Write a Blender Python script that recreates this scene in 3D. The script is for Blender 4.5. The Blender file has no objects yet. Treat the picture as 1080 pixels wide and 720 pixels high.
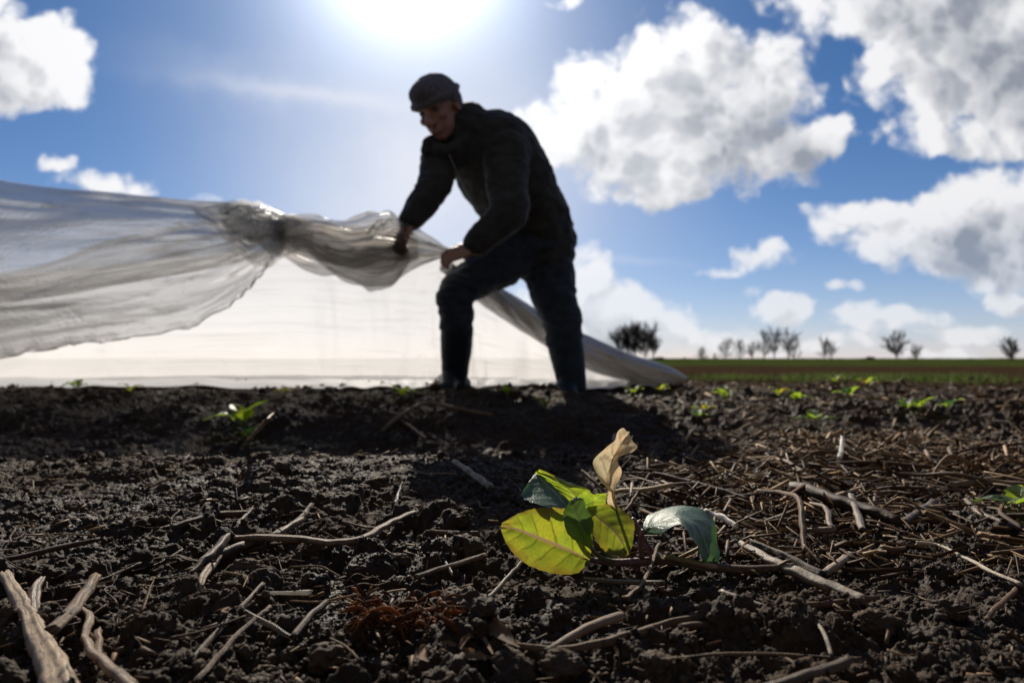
import bpy, math, random
import numpy as np
from mathutils import Vector, Matrix

R = math.radians
rng = np.random.default_rng(7)
random.seed(7)
SC = bpy.context.scene
COL = SC.collection

# ------------------------------------------------------------------ camera geometry
CAM_Z = 0.22
F = 720.0                      # focal length in photo pixels (24 mm on 36 mm)
PITCH = math.atan(20 / 720.0)
CP, SP = math.cos(PITCH), math.sin(PITCH)

def ray(px, py):
    a = (px - 540) / F; b = (360 - py) / F
    return np.array([a, CP - b * SP, SP + b * CP])

def W(px, py, y):
    d = ray(px, py); d = d * (y / d[1])
    return np.array([d[0], d[1], d[2] + CAM_Z])

def sstep(a, b, x):
    t = np.clip((x - a) / (b - a), 0, 1)
    return t * t * (3 - 2 * t)

# ------------------------------------------------------------------ numpy noise
def _h(ix, iy, iz, seed):
    n = (ix.astype(np.int64) * 374761393 + iy.astype(np.int64) * 668265263 + iz.astype(np.int64) * 2147483647 + seed * 1274126177) & 0xFFFFFFFF
    n = ((n ^ (n >> 13)) * 1274126177) & 0xFFFFFFFF
    n = ((n ^ (n >> 16)) * 2246822519) & 0xFFFFFFFF
    return ((n ^ (n >> 15)) & 0xFFFFFF) / float(0xFFFFFF)

def vnoise(x, y, seed=0, z=None):
    z = np.zeros_like(x) if z is None else z
    ix, iy, iz = np.floor(x), np.floor(y), np.floor(z)
    fx, fy, fz = x - ix, y - iy, z - iz
    fx = fx * fx * (3 - 2 * fx); fy = fy * fy * (3 - 2 * fy); fz = fz * fz * (3 - 2 * fz)
    ix, iy, iz = ix.astype(np.int64), iy.astype(np.int64), iz.astype(np.int64)
    def c(a, b, d): return _h(ix + a, iy + b, iz + d, seed)
    if not fz.any():
        v0 = c(0,0,0)*(1-fx)+c(1,0,0)*fx; v1 = c(0,1,0)*(1-fx)+c(1,1,0)*fx
        return (v0*(1-fy)+v1*fy) * 2 - 1
    r = 0
    for d, wz in ((0, 1 - fz), (1, fz)):
        v0 = c(0,0,d)*(1-fx)+c(1,0,d)*fx; v1 = c(0,1,d)*(1-fx)+c(1,1,d)*fx
        r = r + (v0*(1-fy)+v1*fy) * wz
    return r * 2 - 1

def fbm(x, y, seed=0, octv=4, z=None):
    s, a = 0, 1.0; t = 0
    for o in range(octv):
        s = s + a * vnoise(x, y, seed + o * 17, z); t += a
        x = x * 2.03 + 5.1; y = y * 2.03 + 1.7
        if z is not None: z = z * 2.03 + 3.3
        a *= 0.5
    return s / t

def worley(x, y, seed):
    ix, iy = np.floor(x).astype(np.int64), np.floor(y).astype(np.int64)
    best = np.full(x.shape, 9.0); hid = np.zeros(x.shape)
    zz = np.zeros_like(ix)
    for a in (-1, 0, 1):
        for b in (-1, 0, 1):
            cx, cy = ix + a, iy + b
            ox = cx + 0.1 + 0.8 * _h(cx, cy, zz, seed); oy = cy + 0.1 + 0.8 * _h(cx, cy, zz, seed + 5)
            d = (x - ox) ** 2 + (y - oy) ** 2
            m = d < best
            best = np.where(m, d, best); hid = np.where(m, _h(cx, cy, zz, seed + 11), hid)
    return np.sqrt(best), hid

# ------------------------------------------------------------------ terrain (large shape)
def prof(y, pts):
    ys, zs = zip(*pts)
    # smoothed piecewise-linear
    e = 0.05
    return (np.interp(y - e, ys, zs) + np.interp(y + e, ys, zs) + 2 * np.interp(y, ys, zs)) / 4

LEFT = [(-5, .044), (0.24, .044), (0.64, .054), (0.92, .077), (1.02, .071), (1.10, .04), (1.25, -0.01), (1.6, -.055), (1.98, -.03),
        (2.16, .045), (2.22, .052), (2.36, .055), (2.52, .088), (2.72, .094), (3.02, .077), (3.47, .069), (4.7, .069), (5.26, .03), (7, 0.0), (1000, 0.0)]
RIGHT = [(-5, .044), (0.24, .044), (0.64, .050), (0.88, .056), (1.15, .056), (1.35, .050), (1.55, .052), (1.8, .005), (2.1, -.015), (2.4, .055), (2.75, .060), (3.0, .005), (3.3, 0.0), (3.7, .062),
         (4.1, .005), (4.7, .065), (5.2, .03), (7, .03), (9, 0.0), (1000, 0.0)]

def terrain(x, y):
    x = np.asarray(x, float); y = np.asarray(y, float)
    yy = y + 0.10 * x * np.clip(y, 0, 1.5) * 0.3 + 0.05 * vnoise(x * 1.7, y * 1.7, 3)
    s = x / np.maximum(y, 0.3)
    w = sstep(0.06, 0.34, s)
    z = prof(yy, LEFT) * (1 - w) + prof(yy, RIGHT) * w
    m = sstep(0.03, 0.12, s) * sstep(2.2, 2.45, y) * (1 - sstep(3.5, 3.8, y))
    z = z - 0.022 * m * (1 - w)
    z = z + 0.008 * fbm(x * 3.6, y * 3.6, 21, 3) * sstep(0.2, 0.6, y)
    z = z + 0.02 * fbm(x * 1.3, y * 1.3, 33, 2) * sstep(1.7, 3.0, y) * (1 - sstep(20, 40, y))
    z = z - 0.010 * np.exp(-(((x - 0.055) / 0.075) ** 2 + ((y - 0.535) / 0.05) ** 2))
    return z

def G(px, py, lift=0.0):
    """where the view ray through a photo pixel meets the ground"""
    d = ray(px, py); d = d / d[1]
    ys = np.arange(0.3, 40, 0.004)
    xs = d[0] * ys; zs = CAM_Z + d[2] * ys - lift
    t = terrain(xs, ys)
    i = int(np.argmax(zs <= t)) if (zs <= t).any() else len(ys) - 1
    return np.array([xs[i], ys[i], t[i] + lift])

def surf_detail(x, y):
    """clods and crumbs on top of the large shape"""
    fade = 1.0
    wx = x + 0.007 * vnoise(x * 60, y * 60, 71) + 0.003 * vnoise(x * 170, y * 170, 73); wy = y + 0.007 * vnoise(x * 60, y * 60, 72) + 0.003 * vnoise(x * 170, y * 170, 74)
    patch = 0.55 + 0.9 * sstep(-0.35, 0.45, fbm(x * 5, y * 5, 75, 3))
    d, h = worley(wx * 24, wy * 24, 1)
    z = 0.015 * (np.clip(1 - d * d * 1.9, 0, 1) ** 0.6) * np.clip(h * 1.9 - 0.9, 0, 1) * patch
    d, h = worley(wx * 60, wy * 60, 2)
    z = z + 0.008 * (np.clip(1 - d * d * 1.9, 0, 1) ** 0.6) * np.clip(h * 1.6 - 0.45, 0, 1) * patch
    d, h = worley(wx * 150, wy * 150, 3)
    z = z + 0.0034 * (np.clip(1 - d * d * 1.9, 0, 1) ** 0.6) * (0.1 + 0.9 * h)
    z = z + 0.0022 * fbm(x * 330, y * 330, 4, 3)
    calm = 1 - 0.75 * np.exp(-(((x - 0.05) / 0.07) ** 2 + ((y - 0.53) / 0.06) ** 2))
    return z * fade * calm - 0.007

# ------------------------------------------------------------------ mesh helpers
WL = {}
KM = [1.0]
CAMP = np.array([0, 0, CAM_Z])
def XF(v): return CAMP + (np.asarray(v, float) - CAMP) * KM[0]
def terr_k(x, y): return CAM_Z + (terrain(np.asarray(x) * KM[0], np.asarray(y) * KM[0]) - CAM_Z) / KM[0]
def mesh_from(verts, faces, name, smooth=True):
    me = bpy.data.meshes.new(name)
    verts = np.asarray(verts, dtype=np.float32)
    me.from_pydata([], [], []) if False else None
    faces = list(faces) if not isinstance(faces, np.ndarray) else faces
    if isinstance(faces, np.ndarray):
        n = faces.shape[1]; nf = faces.shape[0]
        me.vertices.add(len(verts)); me.vertices.foreach_set('co', verts.ravel())
        me.loops.add(nf * n); me.loops.foreach_set('vertex_index', faces.astype(np.int32).ravel())
        me.polygons.add(nf); me.polygons.foreach_set('loop_start', np.arange(0, nf * n, n, dtype=np.int32))
        try: me.polygons.foreach_set('loop_total', np.full(nf, n, dtype=np.int32))
        except Exception: pass
    else:
        me.from_pydata(verts.tolist(), [], faces)
    me.update(calc_edges=True); me.validate()
    me.polygons.foreach_set('use_smooth', [smooth] * len(me.polygons))
    return me

def obj(name, verts, faces, mat, parent=None, smooth=True, uv=None):
    off = WL.get(parent.name if parent else None, np.zeros(3))
    verts = XF(verts) - off
    me = mesh_from(verts, faces, name, smooth)
    if uv is not None:
        l = me.uv_layers.new(name='UVMap')
        vi = np.zeros(len(me.loops), dtype=np.int32); me.loops.foreach_get('vertex_index', vi)
        l.data.foreach_set('uv', np.asarray(uv, dtype=np.float32)[vi].ravel())
    me.materials.append(mat)
    o = bpy.data.objects.new(name, me); COL.objects.link(o)
    if parent: o.parent = parent
    WL[o.name] = off
    return o

def tag(o, label=None, cat=None, group=None, kind=None):
    if label: o['label'] = label
    if cat: o['category'] = cat
    if group: o['group'] = group
    if kind: o['kind'] = kind
    return o

def empty(name, loc, label, cat, group=None):
    o = bpy.data.objects.new(name, None); COL.objects.link(o)
    loc = XF(loc); o.location = [float(v) for v in loc]; o.empty_display_size = 0.05
    WL[o.name] = np.asarray(loc, float)
    return tag(o, label, cat, group)

def copy_thing(root, loc, rotz=0, scale=1, label=None, rot=None):
    r = root.copy(); COL.objects.link(r)
    r.location = [float(v) for v in loc]
    r.rotation_euler = rot if rot is not None else (0, 0, rotz)
    r.scale = (scale, scale, scale) if not hasattr(scale, '__len__') else scale
    if label: r['label'] = label
    for ch in list(root.children):
        c = ch.copy(); COL.objects.link(c); c.parent = r
        for g in list(ch.children):
            d = g.copy(); COL.objects.link(d); d.parent = c
    return r

def catmull(P, n):
    P = np.asarray(P, float)
    if len(P) == 2:
        t = np.linspace(0, 1, n)[:, None]; return P[0] * (1 - t) + P[1] * t
    Q = np.vstack([2 * P[0] - P[1], P, 2 * P[-1] - P[-2]])
    out = []
    for s in np.linspace(0, len(P) - 1, n):
        i = min(int(s), len(P) - 2); t = s - i
        p0, p1, p2, p3 = Q[i], Q[i+1], Q[i+2], Q[i+3]
        out.append(0.5 * (2*p1 + (p2-p0)*t + (2*p0-5*p1+4*p2-p3)*t*t + (3*p1-p0-3*p2+p3)*t**3))
    return np.array(out)

def tube(P, rad, n=10, rings=24, flat=1.0, side=None, cap=True, wob=0.0, seed=0, v0=0, ridge=0.0):
    """tapered tube through P; rad: per control point r or (ra, rb). returns verts, quad/tri faces"""
    P = np.asarray(P, float)
    rr = np.array([(r, r * flat) if np.isscalar(r) else r for r in rad], float)
    C = catmull(P, rings); A = catmull(np.hstack([rr, np.zeros((len(rr), 1))]), rings)[:, :2]
    A = np.maximum(A, 1e-5)
    T = np.gradient(C, axis=0); T /= np.linalg.norm(T, axis=1)[:, None] + 1e-12
    verts, faces = [], []
    ref = np.asarray(side if side is not None else (0.31, 0.2, 0.93), float)
    if side is None and abs(np.dot(ref, T[0])) > 0.9: ref = np.array([1.0, 0, 0])
    rs = np.random.default_rng(seed)
    S = ref
    rows = []
    prf = 1 + ridge * vnoise(np.cos(np.arange(n) * 2 * math.pi / n) * 1.9 + seed * 3.3, np.sin(np.arange(n) * 2 * math.pi / n) * 1.9, seed + 77)[:, None] if ridge else 1.0
    def ring(c, t, a, b):
        nonlocal S
        s = (ref if side is not None else S); s = s - t * np.dot(s, t); s = s / (np.linalg.norm(s) + 1e-9); S = s
        u = np.cross(t, s)
        th = np.arange(n) * 2 * math.pi / n
        w = 1 + wob * rs.uniform(-1, 1, n)[:, None] if wob else 1.0
        return c + (np.cos(th)[:, None] * s * a + np.sin(th)[:, None] * u * b) * w * prf
    if cap:
        m = A[0].min()
        for k in (0.999, 0.75, 0.4): 
            f = math.sqrt(max(0.0, 1 - k * k)); rows.append(ring(C[0] - T[0] * m * k, T[0], A[0][0] * f, A[0][1] * f))
    for i in range(rings): rows.append(ring(C[i], T[i], A[i][0], A[i][1]))
    if cap:
        m = A[-1].min()
        for k in (0.4, 0.75, 0.999):
            f = math.sqrt(max(0.0, 1 - k * k)); rows.append(ring(C[-1] + T[-1] * m * k, T[-1], A[-1][0] * f, A[-1][1] * f))
    if ridge:
        for q, t, a in ((0, T[0], A[0][0]), (-1, T[-1], A[-1][0])): rows[q] = rows[q] + t * (rs.uniform(-1.1, 1.1, n) * a)[:, None]
    V = np.vstack(rows); nr = len(rows)
    for i in range(nr - 1):
        for j in range(n):
            k = (j + 1) % n
            faces.append((v0 + i*n + j, v0 + i*n + k, v0 + (i+1)*n + k, v0 + (i+1)*n + j))
    if True:
        faces.append(tuple(v0 + j for j in reversed(range(n)))); faces.append(tuple(v0 + (nr-1)*n + j for j in range(n)))
    return V, faces

class MB:
    def __init__(s): s.V = []; s.F = []; s.n = 0
    def add(s, V, Fc):
        s.V.append(np.asarray(V, float)); s.F += [tuple(i + s.n for i in f) for f in Fc]; s.n += len(V); return s
    def tube(s, P, rad, **k):
        V, f = tube(P, rad, **k); return s.add(V, f)
    def ell(s, c, r, axes=None, n=20, m=12):
        c = np.asarray(c, float); ax = np.eye(3) if axes is None else np.asarray(axes, float)
        V = []; Fc = []
        for i in range(1, m):
            ph = math.pi * i / m
            for j in range(n):
                th = 2 * math.pi * j / n
                l = np.array([math.sin(ph)*math.cos(th)*r[0], math.sin(ph)*math.sin(th)*r[1], math.cos(ph)*r[2]])
                V.append(c + l @ ax)
        V.append(c + np.array([0, 0, r[2]]) @ ax); V.append(c - np.array([0, 0, r[2]]) @ ax)
        for i in range(m - 2):
            for j in range(n):
                k = (j + 1) % n
                Fc.append((i*n+j, (i+1)*n+j, (i+1)*n+k, i*n+k))
        a, b = len(V) - 2, len(V) - 1
        for j in range(n):
            k = (j + 1) % n
            Fc.append((a, j, k)); Fc.append((b, (m-2)*n+k, (m-2)*n+j))
        return s.add(V, Fc)
    def data(s): return np.vstack(s.V), s.F
    def build(s, name, mat, parent=None, **k):
        V, f = s.data(); return obj(name, V, f, mat, parent, **k)

def remeshed(mb, voxel, smooth=4, wr=None):
    """fuse overlapping closed shapes into one continuous skin"""
    V, f = mb.data()
    me = mesh_from(V, f, 'tmp'); o = bpy.data.objects.new('tmp', me); COL.objects.link(o)
    m = o.modifiers.new('r', 'REMESH'); m.mode = 'VOXEL'; m.voxel_size = voxel
    s = o.modifiers.new('s', 'SMOOTH'); s.factor = 0.5; s.iterations = smooth
    dg = bpy.context.evaluated_depsgraph_get(); dg.update()
    ev = o.evaluated_get(dg); m2 = bpy.data.meshes.new_from_object(ev)
    nv = len(m2.vertices); co = np.zeros(nv * 3, np.float32); m2.vertices.foreach_get('co', co)
    no = np.zeros(nv * 3, np.float32); m2.vertices.foreach_get('normal', no)
    co = co.reshape(-1, 3).astype(float); no = no.reshape(-1, 3)
    if wr is not None: co = co + no * wr(co)[:, None]
    fc = [tuple(p.vertices) for p in m2.polygons]
    bpy.data.objects.remove(o); bpy.data.meshes.remove(m2); bpy.data.meshes.remove(me)
    return co, fc

# ------------------------------------------------------------------ materials
def mat(name):
    m = bpy.data.materials.new(name); m.use_nodes = True
    nt = m.node_tree; nt.nodes.clear()
    return m, nt
class NT:
    def __init__(s, nt): s.t = nt
    def n(s, typ, **kw):
        nd = s.t.nodes.new(typ)
        for k, v in kw.items():
            if k.startswith('i_'):
                key = k[2:]
                key = int(key) if key.isdigit() else key.replace('_', ' ')
                s.set(nd.inputs[key], v)
            else: setattr(nd, k, v)
        return nd
    def set(s, inp, v):
        if hasattr(v, 'outputs'): v = v.outputs[0]
        if isinstance(v, bpy.types.NodeSocket): s.t.links.new(v, inp)
        else: inp.default_value = v
    def math(s, op, a, b=0.0, c=0.0, clamp=False):
        nd = s.t.nodes.new('ShaderNodeMath'); nd.operation = op; nd.use_clamp = clamp
        for i, v in enumerate((a, b, c)): s.set(nd.inputs[i], v)
        return nd.outputs[0]
    def vm(s, op, a, b=(0, 0, 0)):
        nd = s.t.nodes.new('ShaderNodeVectorMath'); nd.operation = op
        s.set(nd.inputs[0], a); s.set(nd.inputs[1], b)
        return nd.outputs['Value'] if op in ('LENGTH', 'DOT_PRODUCT', 'DISTANCE') else nd.outputs[0]
    def mix(s, f, a, b):
        nd = s.t.nodes.new('ShaderNodeMix'); nd.data_type = 'RGBA'
        s.set(nd.inputs[0], f); s.set(nd.inputs[6], a); s.set(nd.inputs[7], b)
        return nd.outputs[2]
    def ramp(s, f, stops):
        nd = s.t.nodes.new('ShaderNodeValToRGB'); e = nd.color_ramp.elements
        while len(e) < len(stops): e.new(0.5)
        for k, (p, c) in zip(e, stops):
            k.position = p; k.color = (*c, 1) if len(c) == 3 else c
        s.set(nd.inputs[0], f); return nd.outputs[0]
    def noise(s, vec, scale, detail=4, rough=0.55, dist=0.0):
        nd = s.t.nodes.new('ShaderNodeTexNoise'); s.set(nd.inputs['Vector'], vec)
        nd.inputs['Scale'].default_value = scale; nd.inputs['Detail'].default_value = detail
        nd.inputs['Roughness'].default_value = rough; nd.inputs['Distortion'].default_value = dist
        return nd
    def smooth(s, a, b, x):
        nd = s.t.nodes.new('ShaderNodeMapRange'); nd.interpolation_type = 'SMOOTHSTEP'
        s.set(nd.inputs[0], x); nd.inputs[1].default_value = a; nd.inputs[2].default_value = b
        return nd.outputs[0]
    def out(s, sh, typ='ShaderNodeOutputMaterial'):
        o = s.t.nodes.new(typ); s.t.links.new(sh.outputs[0] if hasattr(sh, 'outputs') else sh, o.inputs[0])
    def bump(s, h, strength, dist=0.002):
        nd = s.t.nodes.new('ShaderNodeBump'); nd.inputs['Strength'].default_value = strength
        nd.inputs['Distance'].default_value = dist; s.set(nd.inputs['Height'], h); return nd.outputs[0]

def g(c): return (*c, 1)

def principled(k, col, rough, spec=0.4, normal=None, **kw):
    p = k.n('ShaderNodeBsdfPrincipled')
    k.set(p.inputs['Base Color'], col if not isinstance(col, tuple) or len(col) == 4 else g(col))
    k.set(p.inputs['Roughness'], rough); k.set(p.inputs['Specular IOR Level'], spec)
    if normal is not None: k.set(p.inputs['Normal'], normal)
    for a, v in kw.items(): k.set(p.inputs[a.replace('_', ' ')], v)
    return p

def soil_mat(name, island=False):
    m, nt = mat(name); k = NT(nt)
    P = k.n('ShaderNodeNewGeometry').outputs['Position']
    n1 = k.math('ADD', k.math('MULTIPLY', k.noise(P, 9, 5).outputs[0], 0.6), k.math('MULTIPLY', k.noise(P, 2.3, 3).outputs[0], 0.4)); n2 = k.noise(P, 160, 4, 0.65).outputs[0]; n3 = k.noise(P, 700, 3).outputs[0]
    f = k.math('ADD', k.math('MULTIPLY', n1, 0.5), k.math('MULTIPLY', n2, 0.5))
    if island:
        r = k.n('ShaderNodeNewGeometry').outputs['Random Per Island']
        f = k.math('ADD', k.math('MULTIPLY', f, 0.75), k.math('MULTIPLY', r, 0.25))
    c = k.ramp(f, [(0.30, (0.017, 0.0108, 0.0062)), (0.5, (0.046, 0.0295, 0.0178)), (0.72, (0.125, 0.083, 0.052))])
    spk = k.smooth(0.66, 0.74, n3)
    c = k.mix(k.math('MULTIPLY', spk, 0.35), c, (0.15, 0.105, 0.065, 1))
    h = k.math('ADD', k.math('MULTIPLY', n2, 1.0), k.math('MULTIPLY', n3, 0.5))
    rg = k.ramp(n1, [(0.35, (0.55,) * 3), (0.65, (0.9,) * 3)])
    sy = k.n('ShaderNodeSeparateXYZ'); nt.links.new(P, sy.inputs[0])
    spc = k.math('MULTIPLY', k.math('SUBTRACT', 1.0, k.smooth(1.5, 5.0, sy.outputs[1])), 0.22)
    k.out(principled(k, c, rg, spc, k.bump(h, 0.8, 0.0025)))
    return m
M_SOIL = soil_mat('soil'); M_CLOD = soil_mat('clod', True)

def straw_mat(name, stops, stretch=(60, 60, 60), island=False, trans=0.0, rough=0.62, bump=0.5, spec=0.2):
    m, nt = mat(name); k = NT(nt)
    if island: r = k.n('ShaderNodeNewGeometry').outputs['Random Per Island']
    else: r = k.n('ShaderNodeObjectInfo').outputs['Random']
    co = k.n('ShaderNodeTexCoord').outputs['Object']
    uvc = k.n('ShaderNodeUVMap').outputs[0]
    n1 = k.noise(k.vm('ADD', k.vm('MULTIPLY', uvc, (0.9, 17.0, 0.0)), k.vm('MULTIPLY', co, (18, 18, 18))), 1.0, 5, 0.65).outputs[0]
    n2 = k.noise(co, 350, 3, 0.6).outputs[0]
    f = k.math('ADD', k.math('MULTIPLY', r, 0.5), k.math('MULTIPLY', n1, 0.5))
    c = k.ramp(f, stops)
    dirt = k.smooth(0.52, 0.66, k.noise(co, 70, 5, 0.65).outputs[0])
    c = k.mix(k.math('MULTIPLY', dirt, 0.8), c, (0.035, 0.026, 0.018, 1))
    h = k.math('ADD', n1, k.math('MULTIPLY', n2, 0.5))
    p = principled(k, c, rough, spec, k.bump(h, bump, 0.001))
    if trans > 0:
        t = k.n('ShaderNodeBsdfTranslucent'); k.set(t.inputs[0], c)
        mx = k.n('ShaderNodeMixShader', i_0=trans); nt.links.new(p.outputs[0], mx.inputs[1]); nt.links.new(t.outputs[0], mx.inputs[2]); k.out(mx)
    else: k.out(p)
    return m
M_STRAW = straw_mat('straw', [(0.25, (0.050, 0.025, 0.012)), (0.5, (0.15, 0.085, 0.042)), (0.75, (0.44, 0.30, 0.16))], (200, 25, 200))
M_LITTER = straw_mat('straw_litter', [(0.2, (0.042, 0.021, 0.010)), (0.55, (0.125, 0.070, 0.034)), (0.85, (0.52, 0.36, 0.20))], (80, 80, 80), island=True)
M_TWIG = straw_mat('twig_bark', [(0.25, (0.055, 0.031, 0.018)), (0.5, (0.13, 0.078, 0.045)), (0.75, (0.27, 0.18, 0.11))], (120, 120, 120), bump=0.8, rough=0.55)
M_GREYTWIG = straw_mat('grey_twig', [(0.25, (0.065, 0.047, 0.034)), (0.5, (0.15, 0.112, 0.08)), (0.75, (0.30, 0.235, 0.17))], (100, 100, 100), bump=0.7, rough=0.5)
M_PALE = straw_mat('bleached_stalk', [(0.25, (0.12, 0.075, 0.045)), (0.5, (0.34, 0.245, 0.16)), (0.75, (0.68, 0.56, 0.40))], (55, 55, 55), bump=0.9, rough=0.4)
M_CHIP = straw_mat('white_chip', [(0.2, (0.55, 0.5, 0.42)), (0.8, (0.85, 0.82, 0.76))], (90, 90, 90), rough=0.35, trans=0.35)
M_HUSK = straw_mat('red_brown_husk', [(0.2, (0.05, 0.018, 0.008)), (0.5, (0.16, 0.060, 0.020)), (0.8, (0.42, 0.18, 0.065))], (90, 90, 90), island=True, trans=0.35)
M_SHEATH = straw_mat('dry_sheath', [(0.2, (0.16, 0.09, 0.05)), (0.5, (0.33, 0.21, 0.125)), (0.8, (0.50, 0.36, 0.22))], (60, 60, 60), trans=0.3)

def leaf_mat(name, top, trans_col, vein, tfac=0.55, purple=0.0, spec=0.5, rough=0.4, spots=0.0, bloom=None):
    m, nt = mat(name); k = NT(nt)
    uv = k.n('ShaderNodeUVMap'); sx = k.n('ShaderNodeSeparateXYZ'); nt.links.new(uv.outputs[0], sx.inputs[0])
    u = sx.outputs[0]; v = sx.outputs[1]                 # u along 0..1, v across -1..1
    co = k.n('ShaderNodeTexCoord').outputs['Object']
    nz = k.noise(co, 60, 4).outputs[0]; nf = k.noise(co, 420, 3).outputs[0]
    av = k.math('ABSOLUTE', v)
    mid = k.math('SUBTRACT', 1.0, k.smooth(0.03, 0.075, av))
    q = k.math('MULTIPLY', k.math('SUBTRACT', k.math('SUBTRACT', u, k.math('MULTIPLY', av, 0.20)), k.math('MULTIPLY', k.math('SUBTRACT', nz, 0.5), 0.10)), 6.5)
    fr = k.math('ABSOLUTE', k.math('SUBTRACT', k.math('FRACT', q), 0.5))
    lat = k.math('SUBTRACT', 1.0, k.smooth(0.025, 0.085, fr))
    lat = k.math('MULTIPLY', lat, k.math('SUBTRACT', 1.0, k.smooth(0.6, 1.0, av)))
    vor = k.n('ShaderNodeTexVoronoi', feature='DISTANCE_TO_EDGE'); vor.inputs['Scale'].default_value = 300; k.set(vor.inputs['Vector'], co)
    net = k.math('SUBTRACT', 1.0, k.smooth(0.02, 0.10, vor.outputs[0]))
    vn = k.math('MAXIMUM', mid, k.math('MAXIMUM', k.math('MULTIPLY', lat, 0.75), k.math('MULTIPLY', net, 0.22)), clamp=True)
    var = k.math('MULTIPLY', k.math('SUBTRACT', nz, 0.5), 1.6)
    fcol = k.smooth(-0.5, 0.5, var)
    ct = k.mix(fcol, g([c * 0.75 for c in top]), g([min(1, c * 1.25) for c in top]))
    cl = k.mix(fcol, g([trans_col[0] * 0.75, trans_col[1] * 0.9, trans_col[2]]), g([min(1, trans_col[0] * 1.25), trans_col[1] * 1.05, trans_col[2] * 1.1]))
    if bloom: ct = k.mix(k.smooth(0.45, 0.7, nf), ct, g(bloom))
    ct = k.mix(k.math('MULTIPLY', vn, 0.7), ct, g(vein)); cl = k.mix(k.math('MULTIPLY', k.math('MAXIMUM', lat, net) if False else k.math('MAXIMUM', k.math('MULTIPLY', lat, 0.85), k.math('MULTIPLY', net, 0.35)), 0.8), cl, g([c * 0.30 for c in trans_col])); cl = k.mix(k.math('MULTIPLY', mid, 0.9), cl, g([c * 0.9 for c in vein]))
    if purple:                                           # autumn-purple rim of the leaf
        rim = k.math('MULTIPLY', k.smooth(0.62, 1.05, k.math('ADD', av, k.math('MULTIPLY', k.math('SUBTRACT', nz, 0.5), 0.7))), purple)
        rim2 = k.math('MULTIPLY', k.smooth(0.75, 1.0, k.math('ADD', u, k.math('MULTIPLY', k.math('SUBTRACT', nz, 0.5), 0.4))), purple)
        rim = k.math('MAXIMUM', rim, rim2)
        ct = k.mix(rim, ct, (0.12, 0.05, 0.03, 1)); cl = k.mix(rim, cl, (0.30, 0.13, 0.03, 1))
    if spots:
        sp = k.math('MULTIPLY', k.smooth(0.63, 0.69, k.noise(co, 75, 2).outputs[0]), spots)
        ct = k.mix(sp, ct, (0.16, 0.07, 0.03, 1)); cl = k.mix(sp, cl, (0.22, 0.09, 0.03, 1))
    h = k.math('SUBTRACT', k.math('MULTIPLY', nf, 0.5), k.math('MULTIPLY', vn, 0.8))
    p = principled(k, ct, rough, spec, k.bump(h, 0.45, 0.0015))
    t = k.n('ShaderNodeBsdfTranslucent'); k.set(t.inputs[0], cl)
    mx = k.n('ShaderNodeMixShader', i_0=tfac); nt.links.new(p.outputs[0], mx.inputs[1]); nt.links.new(t.outputs[0], mx.inputs[2]); k.out(mx)
    return m
M_LEAF_OLIVE = leaf_mat('leaf_olive', (0.10, 0.12, 0.03), (0.40, 0.46, 0.030), (0.42, 0.25, 0.15), 0.66, purple=0.6, spots=0.35)
M_LEAF_BRIGHT = leaf_mat('leaf_bright', (0.08, 0.16, 0.04), (0.50, 0.66, 0.04), (0.30, 0.34, 0.12), 0.65, purple=0.25)
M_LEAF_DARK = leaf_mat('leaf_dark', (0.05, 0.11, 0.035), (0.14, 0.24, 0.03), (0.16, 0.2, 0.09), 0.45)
M_LEAF_MID = leaf_mat('leaf_mid', (0.085, 0.12, 0.035), (0.36, 0.42, 0.03), (0.24, 0.16, 0.09), 0.6, purple=0.5, spots=0.9)
M_LEAF_BLUE = leaf_mat('leaf_blue_green', (0.05, 0.115, 0.068), (0.11, 0.26, 0.05), (0.24, 0.32, 0.24), 0.3, spec=0.35, rough=0.42, bloom=(0.085, 0.16, 0.11))
M_LEAF_DRY = leaf_mat('leaf_dry', (0.56, 0.43, 0.25), (0.80, 0.63, 0.36), (0.46, 0.32, 0.18), 0.5, spots=0.45)
M_LEAF_SEED = leaf_mat('leaf_seedling', (0.07, 0.14, 0.03), (0.42, 0.60, 0.04), (0.25, 0.3, 0.10), 0.6)
M_LEAF_YEL = leaf_mat('leaf_yellow', (0.35, 0.28, 0.04), (0.75, 0.62, 0.05), (0.4, 0.35, 0.10), 0.55)

def plain_mat(name, c1, c2, scale=40, rough=0.7, spec=0.3, bump=0.3, bdist=0.002, detail=4, **kw):
    m, nt = mat(name); k = NT(nt)
    co = k.n('ShaderNodeTexCoord').outputs['Object']
    n1 = k.noise(co, scale, detail).outputs[0]
    c = k.mix(k.smooth(0.35, 0.65, n1), g(c1), g(c2))
    k.out(principled(k, c, rough, spec, k.bump(k.noise(co, scale * 4, 4).outputs[0], bump, bdist), **kw))
    return m
M_STEM = plain_mat('purple_stem', (0.14, 0.06, 0.075), (0.24, 0.13, 0.13), 120, 0.4, 0.5)
M_GSTEM = plain_mat('green_stem', (0.13, 0.10, 0.05), (0.16, 0.17, 0.06), 120, 0.5, 0.4)
M_JACKET = plain_mat('jacket_cloth', (0.042, 0.043, 0.042), (0.060, 0.060, 0.057), 22, 0.8, 0.25, 0.35, Sheen_Weight=0.35, Sheen_Roughness=0.4)
M_TROUSER = plain_mat('trouser_cloth', (0.030, 0.040, 0.055), (0.044, 0.056, 0.074), 25, 0.85, 0.2, 0.4, Sheen_Weight=0.35, Sheen_Roughness=0.4)
M_BOOT = plain_mat('boot_rubber', (0.014, 0.022, 0.034), (0.022, 0.034, 0.048), 18, 0.6, 0.25, 0.15)
M_SKIN = plain_mat('skin', (0.42, 0.22, 0.16), (0.50, 0.28, 0.21), 60, 0.5, 0.4, 0.2)
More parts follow.
